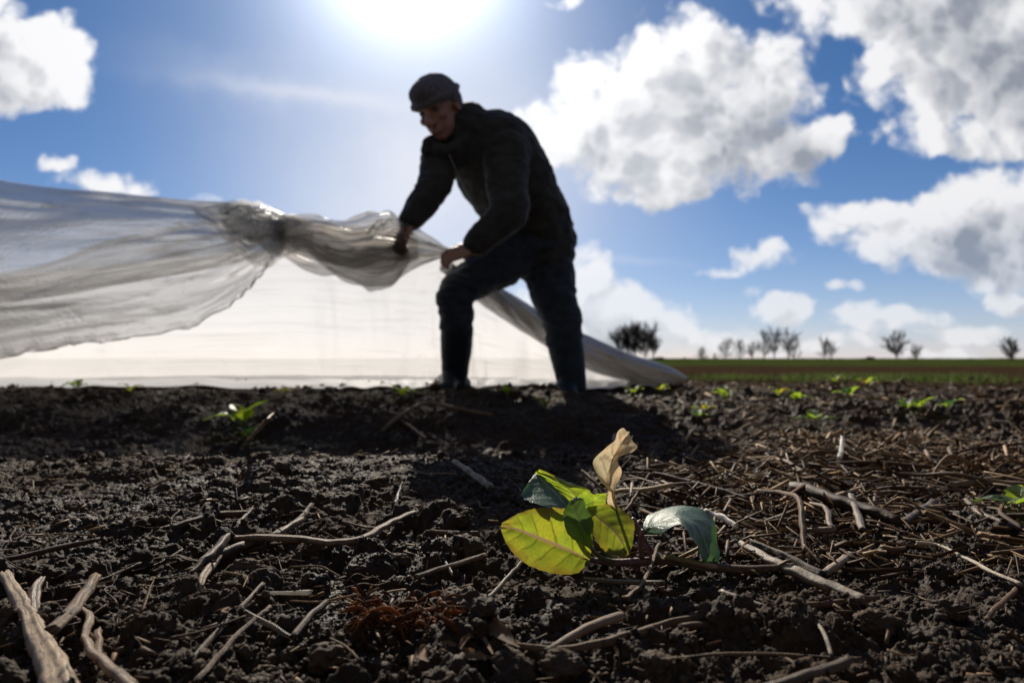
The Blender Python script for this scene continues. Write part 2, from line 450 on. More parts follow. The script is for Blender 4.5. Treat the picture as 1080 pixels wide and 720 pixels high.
M_CAP = plain_mat('cap_cloth', (0.13, 0.12, 0.14), (0.20, 0.185, 0.21), 90, 0.9, 0.2, 0.6, Sheen_Weight=0.35, Sheen_Roughness=0.4)
M_SHIRT = plain_mat('sweater', (0.05, 0.055, 0.06), (0.07, 0.075, 0.08), 80, 0.9, 0.2, 0.5)
M_GLOVE = plain_mat('glove', (0.10, 0.045, 0.035), (0.15, 0.07, 0.05), 60, 0.7, 0.3, 0.3)
M_EYE = plain_mat('eye', (0.10, 0.085, 0.075), (0.16, 0.14, 0.125), 60, 0.3, 0.5, 0.0)
M_BTN = plain_mat('zip_metal', (0.2, 0.2, 0.2), (0.3, 0.3, 0.3), 60, 0.35, 0.5, 0.0)
M_BARK = plain_mat('bark', (0.045, 0.037, 0.030), (0.075, 0.063, 0.050), 3, 0.9, 0.2, 0.6, 0.02)
M_EVERG = plain_mat('bush_leaf', (0.02, 0.032, 0.012), (0.045, 0.06, 0.022), 2, 0.7, 0.3, 0.2)
M_BLADE = straw_mat('grass_blade', [(0.2, (0.05, 0.085, 0.018)), (0.5, (0.09, 0.14, 0.03)), (0.8, (0.18, 0.20, 0.06))], (30, 30, 30), island=True, trans=0.45)
M_MEADOW = plain_mat('meadow_grass', (0.036, 0.054, 0.013), (0.062, 0.082, 0.022), 0.35, 1.0, 0.0, 0.5, 0.05, detail=8)

def film_mat(name, clear, trans, gloss, tint, dirt=0.35, streak=(4, 4, 30), edge_dark=0.0, rough=0.18, sc=1.0, dcol=(0.22, 0.20, 0.18)):
    """thin polythene: part clear, part milky, with a glossy skin; dust, and crease shade painted as streaks along the folds"""
    m, nt = mat(name); k = NT(nt)
    uv = k.n('ShaderNodeUVMap').outputs[0]
    co = k.n('ShaderNodeTexCoord').outputs['Object']
    n1 = k.noise(k.vm('MULTIPLY', uv, (3.0 * sc, 34.0 * sc, 1)), 1.0, 6, 0.6, 0.4).outputs[0]
    n2 = k.noise(co, 9, 6, 0.6).outputs[0]
    n3 = k.noise(co, 60, 4, 0.6).outputs[0]
    st = k.smooth(0.50, 0.72, n1)  # crease shade put into the colour as lengthwise streaks
    dd = k.math('MULTIPLY', k.math('MAXIMUM', st, k.smooth(0.6, 0.78, n2)), dirt)
    colr = k.mix(dd, g(tint), g(dcol))
    h = k.math('ADD', k.math('MULTIPLY', n1, 1.0), k.math('MULTIPLY', n3, 0.35))
    nb = k.bump(h, 0.55, 0.02)
    tr = k.n('ShaderNodeBsdfTransparent'); k.set(tr.inputs[0], k.mix(dd, (0.96, 0.965, 0.97, 1), (0.55, 0.54, 0.53, 1)))
    tl = k.n('ShaderNodeBsdfTranslucent'); k.set(tl.inputs[0], colr); k.set(tl.inputs['Normal'], nb)
    df = k.n('ShaderNodeBsdfDiffuse'); k.set(df.inputs[0], colr); k.set(df.inputs['Normal'], nb)
    gl = k.n('ShaderNodeBsdfGlossy'); k.set(gl.inputs['Color'], (0.9, 0.9, 0.9, 1)); k.set(gl.inputs['Roughness'], rough); k.set(gl.inputs['Normal'], nb)
    def mx(f, a, b):
        x = k.n('ShaderNodeMixShader'); k.set(x.inputs[0], f); nt.links.new(a.outputs[0], x.inputs[1]); nt.links.new(b.outputs[0], x.inputs[2]); return x
    milky = mx(1 - trans, tl, df)
    body = mx(k.math('SUBTRACT', 1.0, k.math('MULTIPLY', k.math('SUBTRACT', 1.0, k.math('MULTIPLY', dd, 0.7)), clear)), tr, milky)
    fres = k.n('ShaderNodeLayerWeight'); fres.inputs[0].default_value = 0.35; k.set(fres.inputs['Normal'], nb)
    k.out(mx(k.math('MULTIPLY', k.math('ADD', fres.outputs['Fresnel'], 0.15), gloss, clamp=True), body, gl))
    return m
M_FILM_BILLOW = film_mat('film_billow', 0.66, 0.62, 0.55, (0.74, 0.73, 0.72), 0.72, sc=1.0)
M_FILM_DRAPE = film_mat('film_drape', 0.22, 0.70, 0.22, (0.90, 0.88, 0.86), 0.22, sc=0.7)
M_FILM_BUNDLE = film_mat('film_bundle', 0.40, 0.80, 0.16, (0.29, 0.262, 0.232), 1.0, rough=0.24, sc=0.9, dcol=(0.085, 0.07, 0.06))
M_FILM_SKIRT = film_mat('film_skirt', 0.02, 0.10, 0.25, (0.95, 0.945, 0.94), 0.05, sc=0.7)
M_FILM_GATHER = film_mat('film_gather', 0.40, 0.80, 0.75, (0.93, 0.925, 0.92), 0.22, rough=0.12, sc=0.8, dcol=(0.22, 0.2, 0.18))
M_FILM_ROLL = film_mat('film_roll', 0.10, 0.42, 0.40, (0.38, 0.35, 0.31), 0.8, rough=0.25, sc=1.0, dcol=(0.16, 0.14, 0.12))  # dark brown tint stands in for the roll's shadow stripes

# ------------------------------------------------------------------ sun and sky
SUN_PX = (433, -62)
sd = ray(*SUN_PX); sd = sd / np.linalg.norm(sd)
SUN_EL = math.asin(sd[2]); SUN_AZ = math.atan2(sd[0], sd[1])     # azimuth from +Y towards +X
sl = bpy.data.lights.new('sun', 'SUN'); sl.energy = 5.0; sl.angle = R(0.53); sl.color = (1.0, 0.91, 0.77)
so = bpy.data.objects.new('sun', sl); COL.objects.link(so)
so.rotation_euler = Vector([float(v) for v in sd]).to_track_quat('Z', 'Y').to_euler(); so.location = (0, 0, 20)

wd = bpy.data.worlds.new('World'); SC.world = wd; wd.use_nodes = True
nt = wd.node_tree; nt.nodes.clear(); k = NT(nt)
sky = k.n('ShaderNodeTexSky', sky_type='NISHITA', sun_disc=False)
sky.sun_elevation = SUN_EL; sky.sun_rotation = SUN_AZ; sky.altitude = 0; sky.air_density = 1.0; sky.dust_density = 0.15; sky.ozone_density = 3.0
SKY_STR = 0.055
# blobs: photo px, py, rx, ry, weight
BL = [ (600,135,48,34,.9),(650,120,62,62,1),(715,95,70,66,1.05),(745,40,34,34,.8),(780,95,75,60,1.0),(850,158,62,30,1.1),(690,165,75,42,1),(760,165,80,36,1),(700,197,60,20,.85),(812,100,40,46,1.0),(590,150,50,26,.85),
 (905,14,56,32,.85),(1000,55,90,70,1.1),(1065,95,85,72,1.15),(975,135,44,34,.85),(1010,-10,150,60,1.1),(1110,40,100,120,1.1),
 (1010,232,100,48,1.1),(1075,230,90,58,1.1),(920,225,72,20,.9),(975,262,70,26,.95),(1100,255,80,40,1),
 (798,274,34,20,.75),(760,292,24,8,.6),(797,308,16,8,.55),(832,325,38,14,.75),(893,304,24,8,.5),(940,336,70,17,.7),(1068,317,30,18,.75),(1045,354,60,12,.65),
 (612,300,36,32,.95),(645,338,60,32,.95),(695,340,26,18,.8),(600,352,110,34,.95),(760,356,60,16,.65),(850,368,60,10,.55),(710,352,60,16,.72),(985,350,60,8,.5),(1000,372,70,8,.5),(900,360,50,12,.55),
 (20,72,66,46,1.05),(-40,50,60,60,1.1),(-20,100,60,22,.9),(112,188,62,17,.62),(64,174,36,13,.5),(218,210,24,9,.42),(150,200,36,8,.34),(598,0,26,8,.55),
 (-180,210,120,50,1),(-260,80,160,60,1),(1300,200,150,60,1),(1250,330,140,20,.7) ]
NEG = [(905,180,50,22,.9),(960,192,70,16,.8),(1050,172,70,10,.45),(908,110,12,60,.4),(872,50,10,40,.3)]
def uvp(px, py):
    d = ray(px, py); return (d[0] / d[1], d[2] / d[1])
ng = bpy.data.node_groups.new('cloud_density', 'ShaderNodeTree')
ng.interface.new_socket('P', in_out='INPUT', socket_type='NodeSocketVector')
ng.interface.new_socket('D', in_out='OUTPUT', socket_type='NodeSocketFloat'); ng.interface.new_socket('S', in_out='OUTPUT', socket_type='NodeSocketFloat')
kg = NT(ng); gi = ng.nodes.new('NodeGroupInput'); go = ng.nodes.new('NodeGroupOutput')
P0 = gi.outputs[0]
wn = kg.noise(P0, 9.0, 3, 0.5); wv = kg.vm('SUBTRACT', wn.outputs['Color'], (0.5, 0.5, 0.5))
wv = kg.vm('MULTIPLY', wv, (0.07, 0.05, 0.0))
wn2 = kg.noise(P0, 32.0, 3, 0.5); wv2 = kg.vm('MULTIPLY', kg.vm('SUBTRACT', wn2.outputs['Color'], (0.5, 0.5, 0.5)), (0.022, 0.018, 0.0))
PW = kg.vm('ADD', kg.vm('ADD', P0, wv), wv2)
acc = None
for (bx, by, rx, ry, wt) in BL:
    c = uvp(bx, by)
    q = kg.vm('MULTIPLY', kg.vm('SUBTRACT', PW, (c[0], c[1], 0)), (F / rx * 0.80, F / ry * 0.80, 0))
    v = kg.math('SUBTRACT', wt, kg.math('MULTIPLY', kg.vm('DOT_PRODUCT', q, q), 0.75))
    acc = v if acc is None else kg.math('SMOOTH_MAX', acc, v, 0.12)
fb = kg.noise(P0, 13.0, 9, 0.52, 0.2).outputs[0]
fb2 = kg.noise(P0, 55.0, 6, 0.6, 0.2).outputs[0]
def vor(scale, det):
    v_ = ng.nodes.new('ShaderNodeTexVoronoi'); v_.voronoi_dimensions = '2D'; v_.feature = 'SMOOTH_F1'; v_.inputs['Smoothness'].default_value = 0.35
    kg.set(v_.inputs['Vector'], PW); v_.inputs['Scale'].default_value = scale; v_.inputs['Detail'].default_value = det; v_.inputs['Roughness'].default_value = 0.55
    v_.normalize = False
    return v_.outputs['Distance']
bil = kg.math('SUBTRACT', 0.62, vor(14.0, 2.0))
acc = kg.math('ADD', acc, kg.math('MULTIPLY', bil, 0.62))
for (bx, by, rx, ry, wt) in NEG:
    c = uvp(bx, by); q = kg.vm('MULTIPLY', kg.vm('SUBTRACT', PW, (c[0], c[1], 0)), (F / rx, F / ry, 0))
    acc = kg.math('SUBTRACT', acc, kg.math('MULTIPLY', kg.math('POWER', 2.718, kg.math('MULTIPLY', kg.vm('DOT_PRODUCT', q, q), -1.0)), wt))
dd = kg.math('ADD', acc, kg.math('ADD', kg.math('MULTIPLY', kg.math('SUBTRACT', fb, 0.5), 1.15), kg.math('MULTIPLY', kg.math('SUBTRACT', fb2, 0.5), 0.36)))
dd = kg.math('SUBTRACT', dd, 0.14)
kg.set(go.inputs[0], dd); kg.set(go.inputs[1], acc)

tc = k.n('ShaderNodeTexCoord').outputs['Generated']
sx = k.n('ShaderNodeSeparateXYZ'); nt.links.new(tc, sx.inputs[0])
dy = k.math('MAXIMUM', sx.outputs[1], 0.05)
cu = k.math('DIVIDE', sx.outputs[0], dy); cv = k.math('DIVIDE', sx.outputs[2], dy)
cx = k.n('ShaderNodeCombineXYZ'); k.set(cx.inputs[0], cu); k.set(cx.inputs[1], cv)
front = k.smooth(0.12, 0.4, sx.outputs[1])
def dens(vec):
    nd = nt.nodes.new('ShaderNodeGroup'); nd.node_tree = ng; k.set(nd.inputs[0], vec); return nd.outputs[0], nd.outputs[1]
D0, S0 = dens(cx)
su, sv = uvp(*SUN_PX)
ts = k.vm('NORMALIZE', k.vm('ADD', k.vm('SUBTRACT', (su, sv, 0.0), cx.outputs[0]), (0.0, 0.12, 0.0)))
_, D1 = dens(k.vm('ADD', cx.outputs[0], k.vm('MULTIPLY', ts, (0.030,) * 3)))
_, D2 = dens(k.vm('ADD', cx.outputs[0], k.vm('MULTIPLY', ts, (0.075,) * 3)))
alpha = k.math('MULTIPLY', k.smooth(-0.10, 0.44, D0), front)
alpha = k.math('MULTIPLY', alpha, k.math('ADD', 0.74, k.math('MULTIPLY', k.smooth(0.05, 0.22, sx.outputs[2]), 0.26)))
occ = k.math('ADD', k.math('MULTIPLY', k.math('MAXIMUM', D1, 0.0), 0.5), k.math('MULTIPLY', k.math('MAXIMUM', D2, 0.0), 0.5))
lowf = k.noise(cx, 5.0, 2).outputs[0]
thick = k.smooth(0.25, 1.15, k.math('MULTIPLY', k.math('ADD', 0.35, k.math('MULTIPLY', lowf, 1.3)), k.math('ADD', k.math('MULTIPLY', occ, 0.75), k.math('MULTIPLY', k.math('MAXIMUM', k.math('ADD', k.math('MULTIPLY', S0, 0.6), k.math('MULTIPLY', D0, 0.4)), 0.0), 0.25))))
th = k.math('ARCCOSINE', k.math('MINIMUM', k.vm('DOT_PRODUCT', tc, tuple(float(v) for v in sd)), 1.0))
near = k.math('POWER', 2.718, k.math('MULTIPLY', th, -4.5))
white = k.mix(near, (0.86, 0.86, 0.88, 1), (1.5, 1.5, 1.5, 1))
grey = k.mix(near, (0.27, 0.30, 0.36, 1), (0.78, 0.81, 0.88, 1))
relief = k.math('SUBTRACT', k.smooth(-0.30, 0.30, k.math('SUBTRACT', D1, S0)), 0.5)
thick = k.math('ADD', k.math('MULTIPLY', thick, 0.85), k.math('MULTIPLY', relief, 0.45), clamp=True)
ccol = k.mix(thick, white, grey)
hs = k.n('ShaderNodeHueSaturation'); nt.links.new(sky.outputs[0], hs.inputs['Color']); hs.inputs['Saturation'].default_value = 1.12
low = k.math('POWER', 2.718, k.math('MULTIPLY', k.math('ABSOLUTE', sx.outputs[2]), -5.0))
skyc = k.vm('MULTIPLY', hs.outputs[0], k.mix(low, (SKY_STR * 0.50, SKY_STR * 0.86, SKY_STR * 1.14, 1), (SKY_STR * 0.86, SKY_STR * 0.84, SKY_STR * 1.18, 1)))
# the bright aureole of thin haze round the sun
a1 = k.math('MULTIPLY', k.math('POWER', 2.718, k.math('MULTIPLY', k.math('MULTIPLY', th, th), -1 / (R(6.8) ** 2))), 1.5)
a2 = k.math('MULTIPLY', k.math('POWER', 2.718, k.math('MULTIPLY', th, -1 / R(7.0))), 0.95)
au = k.math('ADD', a1, a2)
auc = k.vm('MULTIPLY', k.n('ShaderNodeCombineXYZ', i_0=au, i_1=au, i_2=au).outputs[0], (0.97, 0.985, 1.02))
# low white haze along the horizon
hz = k.math('MULTIPLY', k.math('POWER', 2.718, k.math('MULTIPLY', k.math('ABSOLUTE', sx.outputs[2]), -9.0)), 0.27)
hz = k.math('MULTIPLY', hz, k.smooth(-0.3, 0.5, sx.outputs[1]))
hzc = k.vm('MULTIPLY', k.n('ShaderNodeCombineXYZ', i_0=hz, i_1=hz, i_2=hz).outputs[0], (0.97, 0.99, 1.12))
vc = uvp(455, 185)
vq = k.vm('MULTIPLY', k.vm('SUBTRACT', cx.outputs[0], (vc[0], vc[1], 0)), (F / 185, F / 165, 0))
vn_ = k.noise(cx, 4.0, 4).outputs[0]
veil = k.math('MULTIPLY', k.math('MULTIPLY', k.math('POWER', 2.718, k.math('MULTIPLY', k.vm('DOT_PRODUCT', vq, vq), -1.0)), k.math('ADD', 0.45, k.math('MULTIPLY', vn_, 0.8))), front)
def streak(px, py, ang, lx, ly, amp):
    c = uvp(px, py); ca, sa = math.cos(ang), math.sin(ang)
    q = k.vm('SUBTRACT', cx.outputs[0], (c[0], c[1], 0))
    a_ = k.math('MULTIPLY', k.vm('DOT_PRODUCT', q, (ca, sa, 0)), F / lx); b_ = k.math('MULTIPLY', k.vm('DOT_PRODUCT', q, (-sa, ca, 0)), F / ly)
    b_ = k.math('ADD', b_, k.math('MULTIPLY', k.math('SUBTRACT', k.noise(cx, 12.0, 4).outputs[0], 0.5), 3.0))
    e_ = k.math('ADD', k.math('MULTIPLY', a_, a_), k.math('MULTIPLY', b_, b_))
    return k.math('MULTIPLY', k.math('MULTIPLY', k.math('POWER', 2.718, k.math('MULTIPLY', e_, -1.0)), amp), front)
stk = k.math('ADD', streak(320, 98, -0.13, 110, 9, 0.26), k.math('ADD', streak(650, 272, -0.10, 70, 4, 0.13), streak(260, 85, -0.2, 120, 26, 0.12)))
base = k.vm('ADD', k.vm('ADD', skyc, hzc), auc)
base = k.mix(k.math('MINIMUM', k.math('ADD', k.math('MULTIPLY', veil, 1.0), stk), 0.92), base, (0.86, 0.88, 0.95, 1))
cc = k.vm('ADD', ccol, k.vm('MULTIPLY', auc, (0.6,) * 3))
fin = k.mix(alpha, base, cc)
rear_grey = k.math('MULTIPLY', k.smooth(0.05, -0.25, sx.outputs[1]) if False else k.math('SUBTRACT', 1.0, k.smooth(-0.25, 0.10, sx.outputs[1])), 0.85)
fin = k.mix(rear_grey, fin, (0.125, 0.118, 0.112, 1))  # sky behind the camera greyed, added to cut the blue fill light
bg = k.n('ShaderNodeBackground'); k.set(bg.inputs[0], fin); bg.inputs[1].default_value = 1.0
k.out(bg, 'ShaderNodeOutputWorld')
wd.cycles.sampling_method = 'MANUAL'; wd.cycles.sample_map_resolution = 512

# ------------------------------------------------------------------ ground
def build_ground():
    yn = [-6, -3, -1.5, -0.7, -0.3, 0.0, 0.12, 0.2, 0.24]
    y = 0.26
    while y < 3.0:
        yn.append(y); y += max(0.0011, 0.0021 * y)
    while y < 900:
        yn.append(y); y *= 1.0045 if y < 6 else (1.02 if y < 30 else 1.12)
    yn = np.array(yn)
    nc = 980
    u = np.linspace(-1, 1, nc)
    ext = np.array([1.03, 1.08, 1.16, 1.3, 1.6, 2.2, 3.5, 6, 12, 30])
    U = np.concatenate([-ext[::-1], u, ext])
    hw = np.maximum(yn, 0.3) * 0.86 + 0.18
    Y = np.repeat(yn[:, None], len(U), 1); X = hw[:, None] * U[None, :]
    jit = 0.0008 * np.clip(Y, 0.4, 3) * 0.7
    X = X + rng.uniform(-1, 1, X.shape) * jit * (np.abs(U)[None] <= 1)
    Z = terrain(X, Y)
    near = (Y < 30)
    Z = Z + np.where(near, surf_detail(X, Y), -0.007) * (1 + 0.35 * sstep(1.2, 2.5, Y))
    V = np.stack([X, Y, Z], -1).reshape(-1, 3)
    r, c = len(yn), len(U)
    i = np.arange(r * c).reshape(r, c)
    Fc = np.stack([i[:-1, :-1], i[:-1, 1:], i[1:, 1:], i[1:, :-1]], -1).reshape(-1, 4)
    o = obj('soil_ground', V, Fc, M_SOIL, smooth=True)
    tag(o, kind='structure')
build_ground()

# clods: base lumps, then scattered as one mass of loose soil
def ico(sub):
    bpy_me = bpy.data.meshes.new('ico'); import bmesh
    bm = bmesh.new(); bmesh.ops.create_icosphere(bm, subdivisions=sub, radius=1); bm.verts.ensure_lookup_table()
    V = np.array([v.co[:] for v in bm.verts]); Fc = np.array([[v.index for v in f.verts] for f in bm.faces]); bm.free(); bpy.data.meshes.remove(bpy_me)
    return V, Fc
def lump(sub, seed, rough=0.34):
    V, Fc = ico(sub)
    n = fbm(V[:, 0] * 1.3 + seed * 7.7, V[:, 1] * 1.3, seed, 4, V[:, 2] * 1.3 + 3)
    n2 = fbm(V[:, 0] * 4 + seed * 3.1, V[:, 1] * 4, seed + 50, 3, V[:, 2] * 4)
    V = V * (1 + rough * 1.5 * n + rough * 0.55 * n2)[:, None]
    V = V * np.random.default_rng(seed).uniform(0.75, 1.2, 3)
    return V, Fc
L2 = [lump(3, s, 0.5) for s in range(16)]; L1 = [lump(2, s + 90, 0.4) for s in range(10)]; L3 = [lump(4, s + 40, 0.5) for s in range(12)]
def rotm(a):
    c, s = np.cos(a), np.sin(a)
    Rx = np.array([[1,0,0],[0,c[0],-s[0]],[0,s[0],c[0]]]); Ry = np.array([[c[1],0,s[1]],[0,1,0],[-s[1],0,c[1]]]); Rz = np.array([[c[2],-s[2],0],[s[2],c[2],0],[0,0,1]])
    return Rz @ Ry @ Rx
def scatter(n, y0, y1, r0, r1, lumps, xr=0.86, power=2.2, mask=None):
    Vs, Fs, off = [], [], 0
    ys = np.exp(rng.uniform(math.log(y0), math.log(y1), n)); xs = rng.uniform(-1, 1, n) * (ys * xr + 0.15)
    rs = r0 + (r1 - r0) * rng.uniform(0, 1, n) ** power
    keep = ~((np.abs(xs - 0.05) < 0.075) & (ys > 0.44) & (ys < 0.60) & (rs > 0.003)) & ((rs < 0.0032) | (fbm(xs * 7, ys * 7, 55, 2) > -0.12))
    zs = terrain(xs, ys) + surf_detail(xs, ys)
    for i in np.nonzero(keep)[0]:
        V, Fc = lumps[rng.integers(len(lumps))]
        v = (V @ rotm(rng.uniform(0, 6.28, 3)).T) * rs[i] + (xs[i], ys[i], zs[i] + rs[i] * rng.uniform(-0.2, 0.5))
        Vs.append(v); Fs.append(Fc + off); off += len(V)
    return np.vstack(Vs), np.vstack(Fs)
parts = [scatter(11000, 0.27, 1.15, 0.0011, 0.0042, L2, power=2.5), scatter(9000, 0.27, 1.15, 0.0008, 0.0022, L1, power=1.5), scatter(900, 0.30, 1.2, 0.0035, 0.0105, L3, power=2.6),
         scatter(3000, 1.0, 3.0, 0.0025, 0.010, L2, power=3), scatter(1500, 2.6, 9.0, 0.006, 0.02, L2, power=2.5)]
off = 0; VV, FF = [], []
for V, Fc in parts: VV.append(V); FF.append(Fc + off); off += len(V)
o = obj('soil_crumbs', np.vstack(VV), np.vstack(FF), M_CLOD)
tag(o, 'loose dark crumbs of tilled soil strewn over the field', 'soil', kind='stuff')

CLODS = [((377, 600), 15, 'rounded dark clod just below the right end of the long bent twig'),
         ((492, 577), 24, 'largest dark clod left of the big olive leaf'),
         ((330, 578), 17, 'dark clod directly under the middle of the long bent twig'),
         ((490, 632), 25, 'crumbly clod between the red-brown husk and the leafy plant'),
         ((177, 636), 20, 'flat-topped clod right of the propped brown stalk'),
         ((295, 492), 13, 'dark clod beside the white chip on the soil ridge'),
         ((262, 600), 20, 'dark clod under the thick forked twig'),
         ((150, 668), 17, 'lumpy clod right of the pale bent stalk piece'),
         ((345, 690), 22, 'dark clod at the bottom edge left of the dry curled husks'),
         ((590, 700), 26, 'broad clod in front of the long red-brown root'),
         ((690, 702), 24, 'low crumbly clod in the shade at the bottom centre'),
         ((925, 655), 22, 'dark clod right of the tip of the long red-brown root'),
         ((1000, 640), 20, 'clod below the long thin pale straw at right'),
         ((740, 655), 20, 'dark clod behind the long red-brown root, right of the plant'),
         ((80, 535), 13, 'small dark clod left on the near slope above the thin left twig'),
         ((420, 590), 14, 'small dark clod left of the short white splinter')]
def lumpbig(seed):
    V, Fc = ico(5)
    n = fbm(V[:, 0] * 1.5 + seed * 7.7, V[:, 1] * 1.5, seed, 5, V[:, 2] * 1.5 + 3)
    n2 = fbm(V[:, 0] * 6 + seed, V[:, 1] * 6, seed + 9, 4, V[:, 2] * 6)
    return V * (1 + 0.5 * n + 0.20 * n2)[:, None], Fc
for i, ((px, py), rp, lab) in enumerate(CLODS):
    p = G(px, py + rp * 0.5); r = 0.8 * rp * p[1] / F
    V, Fc = lumpbig(200 + i)
    V = (V * (1.15, 1.0, 0.8)) * r + (p[0], p[1], p[2] + r * 0.35)
    tag(obj('soil_clod', V, Fc, M_CLOD), lab, 'soil clod', 'large clods lying on the dark soil')

# ------------------------------------------------------------------ far land
def sheet(name, xs, ys, zf, m, kind='structure', label=None, cat=None):
    X, Y = np.meshgrid(xs, ys); Z = zf(X, Y)
    V = np.stack([X, Y, Z], -1).reshape(-1, 3); r, c = len(ys), len(xs)
    i = np.arange(r * c).reshape(r, c)
    Fc = np.stack([i[:-1, :-1], i[:-1, 1:], i[1:, 1:], i[1:, :-1]], -1).reshape(-1, 4)
    o = obj(name, V, Fc, m); return tag(o, label, cat, kind=kind)
sheet('meadow', np.linspace(-300, 300, 420), np.concatenate([np.linspace(26, 60, 30), np.linspace(65, 170, 40), np.linspace(180, 900, 20)]),
      lambda X, Y: np.interp(Y, [26, 30, 80, 150, 170, 900], [-0.06, 0.05, 0.22, 0.66, 0.66, 0.3]) + 0.05 * fbm(X * 0.1, Y * 0.1, 8, 3) + 0.12 * fbm(X * 0.5, Y * 0.5, 18, 3) * sstep(60, 140, Y), M_MEADOW)
def blades(name, n, region, h, w, m, label, cat):
    Vs, Fs = [], []
    xs, ys = region(n); zs = terrain(xs, ys) + 0.0
    V = np.zeros((len(xs), 5, 3)); a = rng.uniform(0, 6.28, len(xs)); hh = h * rng.uniform(0.4, 1.2, len(xs)); ln = rng.normal(0, 0.35, (len(xs), 2)) * hh[:, None]
    cw = np.stack([np.cos(a), np.sin(a)], -1) * w
    V[:, 0, :2] = -cw; V[:, 1, :2] = cw; V[:, 2, :2] = -cw * 0.7 + ln * 0.4; V[:, 3, :2] = cw * 0.7 + ln * 0.4; V[:, 4, :2] = ln
    V[:, 2, 2] = V[:, 3, 2] = hh * 0.55; V[:, 4, 2] = hh
    V += np.stack([xs, ys, zs], -1)[:, None]
    b = np.arange(len(xs))[:, None] * 5
    f4 = [tuple(r) for r in (b + [0, 1, 3, 2])] + [tuple(r) for r in (b + [2, 3, 4])]
    o = obj(name, V.reshape(-1, 3), f4, m); return tag(o, label, cat, kind='stuff')
def reg(n):
    ys = rng.uniform(4.5, 8.0, n); xs = rng.uniform(0.9, 8.5, n)
    k = fbm(xs * 1.6, ys * 1.6, 91, 3) + 0.22 * sstep(1.5, 3, xs) + 0.15 * fbm(xs * 0.7, ys * 0.7, 93, 2) - 0.3 * (1 - sstep(1.2, 2.6, xs)) > 0.20
    return xs[k], ys[k]
blades('grass_strip', 30000, reg, 0.075, 0.004, M_BLADE, 'strip of low green weeds between the soil rows at right', 'grass')

# ------------------------------------------------------------------ bare trees on the horizon
def tree(px, py_top, py_base, y, spread, label, seed, stems=1, cat='tree', dens=1.0, lean=0.0, crown0=0.3):
    rs = np.random.default_rng(seed)
    b = W(px, py_base, y); t = W(px, py_top, y); H = t[2] - b[2]
    root = empty('bare_tree', b, label, cat, 'bare trees along the horizon')
    cr = MB()
    def seg(mb, a, c, r0, r1):
        d = c - a; d = d / np.linalg.norm(d); s = np.cross(d, (0.3, 0.5, 0.8)); s /= np.linalg.norm(s); u = np.cross(d, s)
        th = np.arange(4) * math.pi / 2
        o = np.cos(th)[:, None] * s + np.sin(th)[:, None] * u
        mb.add(np.vstack([a + o * r0, c + o * r1]), [(0,1,5,4),(1,2,6,5),(2,3,7,6),(3,0,4,7)])
    def grow(a, d, L, r, lev):
        n = 3; p = a
        for i in range(n):
            d = d + rs.normal(0, 0.13, 3) + np.array([0, 0, 0.05]); d /= np.linalg.norm(d)
            q = p + d * L / n; seg(cr, p, q, r * (1 - i / n * 0.4), r * (1 - (i + 1) / n * 0.4))
            if lev < 4:
                for kk in range(1 + (rs.random() < 0.75 * dens)):
                    e = d + rs.normal(0, 0.62, 3) * np.array([spread, spread, 0.6]); e[2] += 0.12; e /= np.linalg.norm(e)
                    grow(q, e, L * rs.uniform(0.5, 0.72), r * 0.55, lev + 1)
            p = q
    for s in range(stems):
        o = np.array([(s - (stems - 1) / 2) * H * 0.22 + rs.normal(0, 0.05), rs.normal(0, H * 0.12), -0.15]) if stems > 1 else np.array([0, 0, -0.15])
        hh = H * rs.uniform(0.82, 1.0) if stems > 1 else H
        tr = MB(); p = b + o; r = hh * 0.022; d = np.array([lean, 0, 1.0]); n = 6
        for i in range(n):
            d = d + rs.normal(0, 0.05, 3) * (1, 1, 0); d /= np.linalg.norm(d)
            q = p + d * hh * 0.74 / n
            seg(tr, p, q, r * (1 - i / n * 0.65), r * (1 - (i + 1) / n * 0.65)); p = q
            if (i + 1) / n > crown0:
                for kk in range(3 + int(rs.random() < dens)):
                    e = np.array([rs.normal(0, 1) * spread, rs.normal(0, 1) * spread, rs.uniform(0.35, 1.0)]); e /= np.linalg.norm(e)
                    grow(p, e, hh * rs.uniform(0.20, 0.30), r * 0.42, 1 if y < 105 else 2)
        grow(p, d, hh * 0.24, r * 0.3, 2)
        tr.build('trunk', M_BARK, root)
    cr.build('crown', M_BARK, root)
    return root
TR = [(672, 345, 383, 100, 0.42, 'dense clump-like bare tree beside the end of the rolled film', 1, 5, 1.5),
      (741, 368, 384, 90, 0.5, 'smallest bare sapling left of the pair of spreading trees', 2, 1, .9),
      (764, 357, 382, 120, 0.75, 'left one of the two flat-crowned bare trees', 3, 1, 1.0),
      (781, 358, 382, 122, 0.75, 'right one of the two flat-crowned bare trees', 4, 1, 1.0),
      (806, 349, 382, 118, 0.7, 'wide leaning bare tree touching the tall bare tree on its right', 5, 1, 1.0),
      (824, 343, 382, 118, 0.55, 'tallest single bare tree near the middle of the horizon row', 6, 2, 1.0),
      (873, 356, 382, 110, 0.6, 'lone round-crowned bare tree right of the tallest single tree', 7, 2, 1.1),
      (946, 353, 384, 95, 0.5, 'dark upright bare tree with a thin tree close on its right', 8, 1, 1.2),
      (968, 362, 382, 125, 0.7, 'thin pale bare tree right of the dark upright tree', 9, 2, .8),
      (1067, 359, 386, 80, 0.6, 'rightmost bare tree with a boxy crown at the photo edge', 10, 1, 1.4),
      (838, 360, 382, 130, 0.6, 'slim bare tree just right of the tallest single bare tree', 12, 1, 1.0),
      (793, 361, 382, 125, 0.65, 'small bare tree between the flat-crowned pair and the wide leaning one', 13, 1, 1.0),
      (755, 372, 382, 130, 0.6, 'tiny bare tree low between sapling and flat-crowned trees', 11, 1, .8)]
